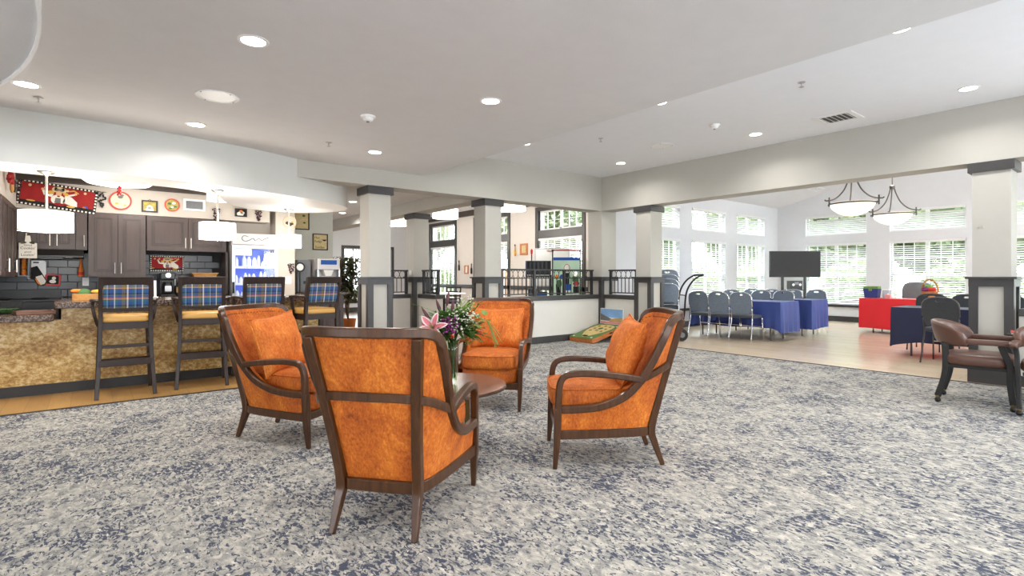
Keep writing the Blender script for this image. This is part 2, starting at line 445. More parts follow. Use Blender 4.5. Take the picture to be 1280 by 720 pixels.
# ------------------------------------------------------------ object helpers
def obj(name, bm, m, parent=None, smooth=False, bevel=0, loc=None, rot=None, kind=None, label=None, seg=2):
    if not isinstance(bm, bpy.types.Mesh):
        bmesh.ops.recalc_face_normals(bm, faces=bm.faces[:])
        me = bpy.data.meshes.new(name); bm.to_mesh(me); bm.free()
        me.materials.append(MATS[m])
        if smooth:
            for p in me.polygons: p.use_smooth = True
            if smooth != 'all': me.set_sharp_from_angle(angle=R(40))
    else: me = bm
    o = bpy.data.objects.new(name, me); COL.objects.link(o)
    if bevel:
        b = o.modifiers.new('bevel', 'BEVEL'); b.width = bevel; b.segments = seg; b.limit_method = 'ANGLE'; b.angle_limit = R(40)
    if parent: o.parent = parent
    if loc: o.location = loc
    if rot: o.rotation_euler = rot
    if kind: o['kind'] = kind
    if label: o['label'] = label
    return o
def tag(o, label, cat, group=None):
    o['label'] = label; o['category'] = cat
    if group: o['group'] = group
    return o
def thing(name, label, cat, loc=(0, 0, 0), rz=0, group=None):
    o = bpy.data.objects.new(name, None); COL.objects.link(o)
    o.location = loc; o.rotation_euler = (0, 0, rz); o.empty_display_size = .1
    return tag(o, label, cat, group)
def struct(name, bm, m, parent=None, **k):
    o = obj(name, bm, m, parent, **k)
    if not parent: o['kind'] = 'structure'
    return o
def kids(o): return [c for c in o.children]
def dup(o, loc=None, rz=None, label=None, parent=None):
    c = o.copy(); COL.objects.link(c)
    if parent: c.parent = parent
    if loc is not None: c.location = loc
    if rz is not None: c.rotation_euler = (0, 0, rz)
    if label: c['label'] = label
    for k in kids(o): dup(k, parent=c)
    return c
def text_mesh(s, size, extrude=.0006, align='CENTER'):
    cu = bpy.data.curves.new('text', 'FONT'); cu.body = s; cu.size = size; cu.extrude = extrude; cu.align_x = align; cu.resolution_u = 2
    t = bpy.data.objects.new('text', cu); COL.objects.link(t)
    bpy.context.view_layer.update()
    me = bpy.data.meshes.new_from_object(t.evaluated_get(bpy.context.evaluated_depsgraph_get()))
    bpy.data.objects.remove(t); bpy.data.curves.remove(cu)
    return me
def lettering(s, size, m, parent, loc, rot=(R(90), 0, 0), name='lettering'):
    me = text_mesh(s, size); me.materials.clear(); me.materials.append(MATS[m])
    o = obj(name, me, m, parent, loc=loc, rot=rot); return o

# ============================================================ THE ROOM SHELL
YA, XB = 7.14, 7.90            # faces of the two beams
Z_LOW, Z_HIGH, Z_BEAM = 2.73, 3.16, 2.50
X_STEP = 3.95
XF, YL, YS = 15.8, 7.4, -1.0   # bright hall: far wall, left wall, right wall
XD, YD = 9.0, 17.5             # dining room: window wall, far wall
# floors
struct('floor', B(-5, 7.80, -4, 6.32, -.05, 0), 'carpet')
struct('floor_carpet_strip', B(2.95, 7.80, 6.32, 7.18, -.05, 0), 'carpet')
struct('floor_bright_hall', B(7.80, XF, YS, YL, -.05, 0), 'oak_floor')
struct('floor_kitchen', B(-5, 2.95, 6.32, 10.2, -.05, 0), 'kitchen_floor')
struct('floor_dining', B(2.95, XD, 7.18, YD, -.05, -.001), 'hall_floor')
struct('trim_1', B(-5, 2.95, 6.30, 6.335, 0, .006), 'dark_brown_trim')
struct('trim_2', B(7.785, 7.815, -4, 7.14, 0, .006), 'dark_brown_trim')
# ceilings
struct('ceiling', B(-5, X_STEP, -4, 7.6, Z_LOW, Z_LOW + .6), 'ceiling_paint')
struct('ceiling_high', B(X_STEP, XB + .1, -4, 7.3, Z_HIGH, Z_HIGH + .17), 'smooth_daylit_ceiling_paint')
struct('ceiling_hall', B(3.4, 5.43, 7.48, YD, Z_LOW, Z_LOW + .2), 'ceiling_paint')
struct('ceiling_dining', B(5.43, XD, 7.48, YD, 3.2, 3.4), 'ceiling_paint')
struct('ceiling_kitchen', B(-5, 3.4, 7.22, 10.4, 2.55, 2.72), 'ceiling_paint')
# beams
struct('wall_beam_left', B(1.9, XB, YA, YA + .34, Z_BEAM, Z_HIGH + .1), 'beam_paint')
struct('wall_beam_right', B(XB, XB + .34, -4, YA + .34, Z_BEAM, 5.0), 'beam_paint')
struct('wall_beam_dining', B(5.10, 5.43, YA + .34, YD, Z_BEAM, 3.3), 'beam_paint')
# bright hall: vaulted ceiling and walls
def hall_ceiling(y0, z0, y1, z1, name):
    bm = BM(); hexa(bm, [(XB + .3, y0, z0), (XF + .2, y0, z0), (XF + .2, y1, z1), (XB + .3, y1, z1)], [(XB + .3, y0, z0 + .2), (XF + .2, y0, z0 + .2), (XF + .2, y1, z1 + .2), (XB + .3, y1, z1 + .2)])
    return struct(name, bm, 'ceiling_paint')
ZR = 3.2 + (YL - 3.2) * .25
hall_ceiling(YL + .1, 3.175, 3.2, ZR, 'ceiling_vault_left')
hall_ceiling(3.2, ZR, YS - .1, 3.175, 'ceiling_vault_right')
FY = lambda Y: (lambda u, v, w: (u, Y + w, v))
FX = lambda X: (lambda u, v, w: (X + w, u, v))
def rect(a, b, c, d): return [(a, c), (b, c), (b, d), (a, d)]
HW_Y = [(9.40, 10.92), (11.42, 12.94), (13.49, 15.02)]
HW_X = [(5.12, 6.62), (3.11, 4.61), (1.10, 2.60), (-.90, .60)]
ZU, ZLW = (2.33, 2.88), (.45, 2.10)
def wall_openings(name, outline, holes, t, f, m): return struct(name, plate(BM(), outline, holes, 0, t, f), m)
wall_openings('wall_hall_left', rect(8.33, XF, 0, 3.25), [rect(a, b, *z) for a, b in HW_Y for z in (ZU, ZLW)], .2, FY(YL), 'white_wall')
wall_openings('wall_hall_far', [(YS, 0), (YL, 0), (YL, 3.25), (3.2, ZR + .05), (YS, 3.25)], [rect(a, b, *z) for a, b in HW_X for z in (ZU, ZLW)], .2, FX(XF), 'white_wall')
wall_openings('wall_hall_right', rect(8.2, XF, 0, 3.25), [rect(a, b, *z) for a, b in HW_Y for z in (ZU, ZLW)], -.2, FY(YS), 'white_wall')  # unseen wall; its window openings are added to let daylight in
struct('baseboard_hall_left', B(8.33, XF, YL - .02, YL, 0, .14), 'dark_trim')
struct('baseboard_hall_far', B(XF - .02, XF, YS, YL, 0, .14), 'dark_trim')
# dining room walls
DW = [(1.154 * XD, .958 * XD), (1.273 * XD + 1.76, 1.273 * XD), (1.766 * XD, 1.576 * XD)]
DW = [tuple(sorted(x)) for x in DW]
wall_openings('wall_dining_windows', rect(YL + .2, YD, 0, 3.3), [rect(a + .1, b - .1, .45, 2.88) for a, b in DW], .2, FX(XD), 'pink_wall')
FW = [(6.55, 7.4), (7.75, 8.45)]
wall_openings('wall_dining_far', rect(2.9, XD, 0, 3.3), [rect(a + .06, b - .06, .36, 2.2) for a, b in FW], .2, FY(YD), 'white_wall')
struct('baseboard_dining_far', B(2.9, XD, YD - .02, YD, 0, .16), 'dark_trim')
struct('trim_3', B(XD - .03, XD, YL + .2, YD, .86, .96), 'dark_trim')
struct('trim_4', B(XD - .10, XD, YL + .2, YD, 3.04, 3.2), 'dark_brown_trim')
# corner pilaster
pil = struct('wall_pilaster', B(XB, 8.33, YA, YA + .36, 0, Z_BEAM + .02), 'beam_paint')
struct('pilaster_stile', B(XB - .03, XB + .05, YA - .03, YA + .05, 0, 1.13), 'dark_trim', pil)
struct('pilaster_cap', B(XB - .04, 8.36, YA - .04, YA + .40, 1.12, 1.2), 'dark_trim', pil)
# half walls with dark ledges
def half_wall(name, x0, x1, y0, y1, z=.77):
    w = struct(name, B(x0, x1, y0, y1, 0, z), 'panel_paint')
    struct('ledge', B(x0 - .03 if x1 - x0 < y1 - y0 else x0, x1 + .03 if x1 - x0 < y1 - y0 else x1, y0 - .03 if x1 - x0 > y1 - y0 else y0, y1 + .03 if x1 - x0 > y1 - y0 else y1, z, .85), 'dark_trim', w, bevel=.006)
    struct('base_trim', B(x0 - .018 if x1 - x0 < y1 - y0 else x0, x1, y0 - .018 if x1 - x0 > y1 - y0 else y0, y1, 0, .12), 'dark_trim', w)
    return w
half_wall('wall_half_dining', 5.46, XB - .005, YA + .06, YA + .22)
half_wall('wall_half_hall', XB + .06, XB + .22, 6.33, YA - .04)
half_wall('wall_half_right', XB + .06, XB + .22, -4, 1.12)
half_wall('wall_half_walkway', 4.15, 5.10, 9.80, 9.95)
half_wall('wall_half_short', 5.22, 5.36, 8.95, 9.66)
# kitchen walls
YK = 9.5
struct('wall_kitchen_back', B(-5, 2.34, YK, YK + .2, 0, 2.55), 'kitchen_wall')
struct('wall_kitchen_side', B(2.34, 2.64, 9.15, 10.4, 0, 2.72), 'kitchen_wall')
struct('wall_green', B(2.64, 3.65, 10.2, 10.4, 0, 2.74), 'green_wall')
struct('wall_kitchen_left', B(-1.3, -1.1, 7.64, YK, 0, 2.55), 'kitchen_wall')
struct('wall_kitchen_bulkhead', B(-.75, 2.25, 9.15, YK, 2.075, 2.55), 'kitchen_wall')
struct('wall_kitchen_bulkhead_left', B(-1.1, -.75, 7.64, YK, 2.075, 2.55), 'kitchen_wall')
struct('trim_5', B(-.75, 1.60, 9.06, 9.15, 2.43, 2.55), 'dark_brown_trim')
struct('trim_6', B(-.75, 1.60, 9.00, 9.06, 2.49, 2.55), 'dark_brown_trim')
struct('wall_hall_side', B(3.45, 3.65, 10.4, YD, 0, 2.74), 'white_wall')
# unseen sides of the room behind the camera, with tall openings added for fill daylight
wall_openings('wall_left', rect(-4, 10.2, 0, 2.75), [rect(a, a + 1.3, .7, 2.2) for a in (-2.6, 1.0)], -.2, FX(-5), 'wall_paint')
wall_openings('wall_back', rect(-5, XB, 0, 3.3), [rect(a, a + 1.3, .7, 2.2) for a in (-4.2, -1.9, .4, 2.7, 5.2)], -.2, FY(-4), 'wall_paint')

# curved soffit over the bar, and the round one over the corner
def soffit(name, pts, z0, z1, m='ceiling_paint'):
    return struct(name, prism(BM(), [(p[0], p[1]) for p in pts], z0, z1), m, smooth=True)
fr_ = [(-4.9, 6.45, 0), (-3, 6.5, 0), (-.65, 6.6, 0), (.5, 6.68, 0), (1.12, 6.8, 0), (1.46, 6.88, 0), (1.955, 7.08, 0), (2.5, 7.34, 0), (2.85, 7.6, 0), (3.06, 7.93, 0), (3.05, 8.35, 0), (2.85, 8.75, 0), (2.45, 8.98, 0), (1.95, 8.88, 0), (1.6, 8.55, 0), (1.42, 8.15, 0), (1.25, 7.65, 0), (.94, 7.36, 0), (.5, 7.26, 0), (-.7, 7.2, 0), (-4.9, 7.2, 0)]
soffit('ceiling_soffit_bar', cr(fr_[:-1], 5) + [fr_[-1]], 2.24, 2.74, 'wall_paint')  # grey fascia
struct('ceiling_soffit_underside', prism(BM(), [(p[0], p[1]) for p in cr(fr_[:-1], 5) + [fr_[-1]]], 2.236, 2.2398), 'white_trim')
arc = [(-4.7 + 4.5 * math.cos(R(a)), 3.2 + 4.5 * math.sin(R(a))) for a in range(-40, 66, 3)]
struct('trim_8', prism(BM(), arc + [(-4.7 + 4.515 * math.cos(R(a)), 3.2 + 4.515 * math.sin(R(a))) for a in range(65, -41, -3)], 2.435, 2.73), 'white_trim')
soffit('ceiling_soffit_round', [(p[0], p[1], 0) for p in arc] + [(-4.95, arc[-1][1], 0), (-4.95, arc[0][1], 0)], 2.45, 2.74)

# ------------------------------------------------------------ windows with blinds
WIN = [0]
def window_empty():
    WIN[0] += 1
    w = bpy.data.objects.new('window_%d' % WIN[0], None); COL.objects.link(w); w['kind'] = 'structure'; return w
def fbox(bm, f, u0, u1, w0, w1, z0, z1):
    c = [f(u, z, w) for u in (u0, u1) for w in (w0, w1) for z in (z0, z1)]
    xs, ys, zs = zip(*c); return box(bm, min(xs), max(xs), min(ys), max(ys), min(zs), max(zs))
def frame_bars(f, a, b, z0, z1, t, w0, w1):
    bm = BM()
    fbox(bm, f, a, a + t, w0, w1, z0, z1); fbox(bm, f, b - t, b, w0, w1, z0, z1)
    fbox(bm, f, a + t, b - t, w0, w1, z0, z0 + t); fbox(bm, f, a + t, b - t, w0, w1, z1 - t, z1); return bm
def hall_window(f, a, b, sg=1, detail=True, where=''):
    for (z0, z1), low in ((ZU, False), (ZLW, True)):
        w = window_empty()
        obj('window_frame', frame_bars(f, a, b, z0, z1, .045, sg * .09, sg * .15), 'white_trim', w)
        m = (a + b) / 2; zm = 1.24
        obj('mullion', fbox(BM(), f, m - .04, m + .04, sg * .09, sg * .14, z0, z1), 'white_trim', w)
        zr = [(z0 + .045, z1 - .045)]
        if low:
            obj('meeting_rail', fbox(BM(), f, a, b, sg * .095, sg * .135, zm - .035, zm + .035), 'white_trim', w)
            zr = [(z0 + .045, zm - .035), (zm + .035, z1 - .045)]
        for u0, u1 in ((a + .045, m - .04), (m + .04, b - .045)):
            for k, (q0, q1) in enumerate(zr):
                obj('pane', fbox(BM(), f, u0, u1, sg * .118, sg * .122, q0, q1), 'window_glass', w)
                if low and k == 1 and detail:
                    for j in (1, 2):
                        uu = u0 + (u1 - u0) * j / 3
                        obj('muntin', fbox(BM(), f, uu - .008, uu + .008, sg * .105, sg * .13, q0, q1), 'white_trim', w)
                    qq = (q0 + q1) / 2
                    obj('muntin', fbox(BM(), f, u0, u1, sg * .106, sg * .129, qq - .008, qq + .008), 'white_trim', w)
        if low: obj('window_sill', fbox(BM(), f, a - .25, b + .25, -sg * .06, sg * .08, z0 - .06, z0), 'dark_trim', w)
        if not detail: continue
        t = thing('window_blind', ('white slatted blind on the tall window ' if low else 'white slatted blind on the short upper window above the one ') + where, 'blind', group='tall window blinds' if low else 'short upper window blinds')
        obj('head_rail', fbox(BM(), f, a + .005, b - .005, -sg * .02, sg * .05, z1 - .06, z1 - .004), 'blind_white', t)
        bm = BM(); n = int((z1 - z0 - .1) / .052)
        for i in range(n):
            zz = z0 + .05 + i * .052
            dz = .0215 if not low else .010
            p = [f(u, zz + s * dz, sg * (.025 + s * .02)) for s, u in ((-1, a + .01), (-1, b - .01), (1, b - .01), (1, a + .01))]
            hexa(bm, p, [(x, y, z + .003) for x, y, z in p])
        obj('slats', bm, 'blind_white', t, kind='stuff')
        obj('bottom_rail', fbox(BM(), f, a + .01, b - .01, sg * .012, sg * .04, z0 + .005, z0 + .028), 'blind_white', t)
for (a, b), wh in zip(HW_Y, ('nearest the chair dolly', 'behind the three front chairs', 'nearest the hall corner')): hall_window(FY(YL), a, b, where=wh)
for (a, b), wh in zip(HW_X, ('behind the television', 'behind the red table', 'beside the big column')): hall_window(FX(XF), a, b, where=wh)
hall_window(FX(XF), *HW_X[3], detail=False)
for a, b in HW_Y: hall_window(FY(YS), a, b, -1, detail=False)  # windows of the unseen right wall, added for daylight
def dining_window(f, a, b, z0, z1, zt0, zt1, t=.10):
    w = window_empty()
    obj('window_frame', frame_bars(f, a, b, z0, z1, t, -.03, .12), 'dark_trim', w)
    ia, ib = a + t, b - t
    if zt0:
        obj('transom_bar', fbox(BM(), f, ia, ib, -.025, .12, zt0, zt1), 'dark_trim', w)
        zs = [(z0 + t, zt0), (zt1, z1 - t)]
    else: zs = [(z0 + t, z1 - t)]
    m = (ia + ib) / 2
    for q0, q1 in zs:
        obj('mullion', fbox(BM(), f, m - .03, m + .03, .05, .10, q0, q1), 'white_trim', w)
        obj('sash', frame_bars(f, ia, ib, q0, q1, .04, .05, .10), 'white_trim', w)
        for u0, u1 in ((ia + .04, m - .03), (m + .03, ib - .04)):
            obj('pane', fbox(BM(), f, u0, u1, .074, .078, q0, q1), 'window_glass', w)
            for j in (1, 2):
                uu = u0 + (u1 - u0) * j / 3; obj('muntin', fbox(BM(), f, uu - .008, uu + .008, .062, .09, q0, q1), 'white_trim', w)
            nz = 1 if q1 - q0 < .8 else 3
            for j in range(1, nz + 1):
                qq = q0 + (q1 - q0) * j / (nz + 1); obj('muntin', fbox(BM(), f, u0, u1, .063, .089, qq - .008, qq + .008), 'white_trim', w)
    return w
for k, (a, b) in enumerate(DW):
    dining_window(FX(XD), a, b, .40, 2.98, 2.18, 2.38)
    t = thing('window_blind', ['white slatted blind raised partway on the dark framed window behind the equipment cart', 'white slatted blind on the dark framed window beside the brown framed picture', 'white slatted blind on the dark framed window behind the dining chairs'][k], 'blind', group='dining room blinds')
    f = FX(XD); ia, ib = a + .11, b - .11
    obj('head_rail', fbox(BM(), f, ia, ib, -.02, .04, 2.12, 2.175), 'blind_white', t)
    bm = BM()
    for i in range(14 if k else 22):
        zz = 2.09 - i * .05
        p = [f(u, zz + s * .012, .012 + s * .02) for s, u in ((-1, ia), (-1, ib), (1, ib), (1, ia))]
        hexa(bm, p, [(x, y, z + .003) for x, y, z in p])
    obj('slats', bm, 'blind_white', t, kind='stuff')
for a, b in FW: dining_window(FY(YD), a, b, .30, 2.26, None, None, .09)

# ------------------------------------------------------------ columns
def column(x, y, label, s=.33):
    t = thing('column', label, 'column', (x, y, 0), group=None)
    h = s / 2
    obj('shaft', B(-h, h, -h, h, 0, Z_BEAM - .005), 'beam_paint', t)
    bm = BM(); plate(bm, rect(-h - .035, h + .035, -h - .035, h + .035), [rect(-h + .002, h - .002, -h + .002, h - .002)], Z_BEAM - .115, Z_BEAM - .005, lambda u, v, w: (u, v, w))
    obj('capital_band', bm, 'dark_trim', t, bevel=.004)
    bm = BM(); plate(bm, rect(-h - .055, h + .055, -h - .055, h + .055), [rect(-h + .002, h - .002, -h + .002, h - .002)], 1.175, 1.2, lambda u, v, w: (u, v, w))
    obj('wainscot_cap', bm, 'dark_trim', t, bevel=.004)
    bm = BM(); plate(bm, rect(-h - .028, h + .028, -h - .028, h + .028), [rect(-h + .002, h - .002, -h + .002, h - .002)], 1.09, 1.175, lambda u, v, w: (u, v, w))
    obj('wainscot_rail', bm, 'dark_trim', t)
    bm = BM(); plate(bm, rect(-h - .035, h + .035, -h - .035, h + .035), [rect(-h + .002, h - .002, -h + .002, h - .002)], 0, .17, lambda u, v, w: (u, v, w))
    obj('plinth', bm, 'dark_trim', t)
    for i in (-1, 1):
        for j in (-1, 1):
            e = h + .026; c = h - .055
            pts = [(i * e, j * e), (i * c, j * e), (i * c, j * (h - .001)), (i * (h - .001), j * (h - .001)), (i * (h - .001), j * c), (i * e, j * c)]
            obj('stile', prism(BM(), pts, .17, 1.09), 'dark_trim', t)
    return t
column(3.25, YA + .195, 'square grey column with dark wainscot between the bar stools and the walkway')
c2 = column(5.27, YA + .195, 'square grey column with dark wainscot where the long dining railing begins')
c3 = column(5.30, 9.87, 'square grey column deep in the walkway with half walls joining it')
column(8.07, 6.13, 'square grey column with dark wainscot beside the stacked banquet chairs')
big = column(8.07, 1.34, 'square grey column with dark wainscot behind the brown leather chair')
hooks = BM()
for k, dz in ((-.10, 0), (.06, 0), (.11, .0)):
    tube(hooks, [(-.165, k, 1.75 + dz), (-.185, k, 1.75 + dz), (-.188, k, 1.772 + dz)], .004, 6)
obj('wall_hooks', hooks, 'nickel', big)
obj('thermostat', B(-.18, -.165, -.06, .04, 1.23, 1.33), 'white_plastic', c3, bevel=.004)

# ------------------------------------------------------------ railings
RINGM = {}
def railing(p0, p1, label, z0=.85, z1=1.34, nbay=3):
    L_ = math.hypot(p1[0] - p0[0], p1[1] - p0[1]); rz = math.atan2(p1[1] - p0[1], p1[0] - p0[0])
    t = thing('railing', label, 'railing', (p0[0], p0[1], z0), rz)
    H = z1 - z0
    obj('top_rail', B(-.02, L_ + .02, -.03, .03, H - .03, H), 'charcoal_rail', t, bevel=.005)
    for q, nm in ((.03, 'bottom_bar'), (H - .175, 'middle_bar')): obj(nm, B(.02, L_ - .02, -.01, .01, q, q + .02), 'charcoal_rail', t)
    for i in range(nbay + 1):
        x = .02 + (L_ - .04) * i / nbay
        obj('post', B(x - .022, x + .022, -.022, .022, 0, H - .03), 'charcoal_rail', t)
    if 'b' not in RINGM:
        o = obj('baluster', B(-.006, .006, -.006, .006, .05, H - .175), 'charcoal_rail', t); RINGM['b'] = o.data
        o2 = obj('ring', tube(BM(), [(.060 * math.cos(2 * math.pi * k / 20), 0, .070 * math.sin(2 * math.pi * k / 20)) for k in range(20)], .006, 6, True), 'charcoal_rail', t, smooth=True); RINGM['r'] = o2.data
        bpy.data.objects.remove(o); bpy.data.objects.remove(o2)
    for i in range(nbay):
        xa = .02 + (L_ - .04) * i / nbay; xb = .02 + (L_ - .04) * (i + 1) / nbay
        nb = max(2, int((xb - xa) / .085))
        for k in range(1, nb):
            obj('baluster', RINGM['b'], None, t, loc=(xa + (xb - xa) * k / nb, 0, 0))
        nr = max(1, round((xb - xa - .04) / .125))
        for k in range(nr):
            obj('ring', RINGM['r'], None, t, loc=(xa + .02 + (xb - xa - .04) * (k + .5) / nr, 0, H - .093))
    return t
railing((5.50, YA + .14), (7.78, YA + .14), 'dark metal railing of rings and balusters on the long dining half wall')
railing((XB + .14, 7.04), (XB + .14, 6.37), 'short dark ring railing between the pilaster and the column by stacked chairs', nbay=1)
railing((XB + .14, 1.04), (XB + .14, -1.4), 'dark ring railing beyond the column behind the brown leather chair', nbay=3)
railing((4.2, 9.875), (5.06, 9.875), 'dark ring railing on the half wall crossing the far walkway', nbay=2)
railing((5.29, 9.60), (5.29, 8.99), 'short dark ring railing on the half wall end in the walkway', nbay=1)

# ------------------------------------------------------------ ceiling fittings
def downlight(x, y, z, label, group, power=1.0, seen=True):
    t = thing('downlight', label, 'downlight', (x, y, z), group=group)
    bm = BM(); plate(bm, circ(.095, 28), [circ(.074, 28)], -.006, -.0005, lambda u, v, w: (u, v, w)); obj('trim_ring', bm, 'white_trim', t)
    obj('lens', prism(BM(), circ(.074, 28), -.004, -.0008), 'downlight_glow', t)
    l = bpy.data.lights.new('lamp', 'AREA'); l.shape = 'DISK'; l.size = .13; l.energy = DOWNLIGHT_W * power; l.color = (1, .975, .94); l.spread = R(150)
    lo = bpy.data.objects.new('lamp', l); COL.objects.link(lo); lo.parent = t; lo.location = (0, 0, -.012)
    return t
for x in (5.0, 7.15):
    for y in (6.02, 3.65, 1.39, -1.0):  # the row behind the camera is unseen, added for fill light
        downlight(x, y, Z_HIGH, 'round recessed downlight in the raised ceiling strip along the right beam' if x > 6 else 'round recessed downlight in the raised ceiling beside the ceiling step', 'downlights of the raised ceiling', 1.15)
for x in (.82, 2.72, -1.5):
    for y in (6.15, 3.74, 1.4, -1.0):  # rows overhead and behind the camera are unseen, added for fill light
        if x == -1.5 and y in (3.74, 1.4, -1.0): continue
        downlight(x if x > 0 else -.41, y if x > 0 else 5.7, Z_LOW, 'round recessed downlight in the lower ceiling above the carpet' if x > 0 else 'round recessed downlight in the lower ceiling beside the round soffit', 'downlights of the lower ceiling')
for px, py in ((441, 252), (428, 266)):
    downlight(*on_z(px, py, Z_LOW), Z_LOW, 'round recessed downlight in the walkway ceiling behind the bar', 'walkway downlights')
def speaker(x, y, z, label):
    t = thing('ceiling_speaker', label, 'speaker', (x, y, z))
    obj('rim', plate(BM(), circ(.165, 32), [circ(.14, 32)], -.010, -.0005, lambda u, v, w: (u, v, w)), 'white_trim', t)
    obj('grille', prism(BM(), circ(.14, 32), -.007, -.0008), 'white_plastic', t)
    sc = BM()
    for k in range(4): lathe(sc, [(.006, -.013), (.006, -.009)], 8, (.152 * math.cos(k * 1.57 + .5), .152 * math.sin(k * 1.57 + .5), 0))
    obj('screws', sc, 'grey_plastic', t)
speaker(*on_z(272, 120, Z_LOW), Z_LOW, 'round white ceiling speaker in the lower ceiling above the bar stools')
speaker(*on_z(827, 182, Z_HIGH), Z_HIGH, 'round white ceiling speaker in the raised ceiling by the corner pilaster')
def detector(x, y, z, label):
    t = thing('smoke_detector', label, 'smoke detector', (x, y, z))
    obj('base', lathe(BM(), [(.066, -.018), (.07, -.001)], 24), 'white_plastic', t)
    obj('dome', lathe(BM(), [(.012, -.052), (.03, -.050), (.045, -.040), (.052, -.0185)], 20), 'white_plastic', t, smooth=True)
    obj('sensor_cap', lathe(BM(), [(.012, -.062), (.016, -.053)], 12), 'grey_plastic', t)
detector(*on_z(460, 145, Z_LOW), Z_LOW, 'white smoke detector on the lower ceiling above the bar')
detector(*on_z(893, 156, Z_HIGH), Z_HIGH, 'white smoke detector on the raised ceiling near the air vent')
def sprinkler(x, y, z, label):
    t = thing('sprinkler_head', label, 'sprinkler', (x, y, z), group='ceiling sprinklers')
    obj('escutcheon', lathe(BM(), [(.03, -.006), (.036, -.001)], 18), 'steel', t)
    obj('stem', lathe(BM(), [(.006, -.045), (.006, -.0065)], 8), 'steel', t)
    obj('deflector', lathe(BM(), [(.022, -.048), (.022, -.0455)], 12), 'steel', t)
for (px, py, z), lb in zip(((48, 122, Z_LOW), (411, 178, Z_LOW), (1002, 103, Z_HIGH), (751, 173, Z_HIGH)), ('small steel sprinkler head near the round soffit', 'small steel sprinkler head near the smoke detector above the bar', 'small steel sprinkler head in the raised ceiling beside the air vent', 'small steel sprinkler head in the raised ceiling near the left beam')):
    sprinkler(*on_z(px, py, z), z, lb)
def vent_ceiling():
    x, y = on_z(1047, 147, Z_HIGH)
    t = thing('air_vent', 'square white louvred air vent in the raised ceiling', 'vent', (x, y, Z_HIGH), 0)
    obj('frame', plate(BM(), rect(-.22, .22, -.22, .22), [rect(-.16, .16, -.16, .16)], -.012, -.0005, lambda u, v, w: (u, v, w)), 'white_trim', t)
    obj('backing', B(-.16, .16, -.16, .16, -.003, -.0008), 'black_plastic', t)
    for k in range(6):
        yy = -.14 + k * .056
        obj('louvre', hexa(BM(), [(-.16, yy - .008, -.012), (.16, yy - .008, -.012), (.16, yy + .012, -.005), (-.16, yy + .012, -.005)], [(-.16, yy - .008, -.010), (.16, yy - .008, -.010), (.16, yy + .012, -.0035), (-.16, yy + .012, -.0035)]), 'white_trim', t)
vent_ceiling()

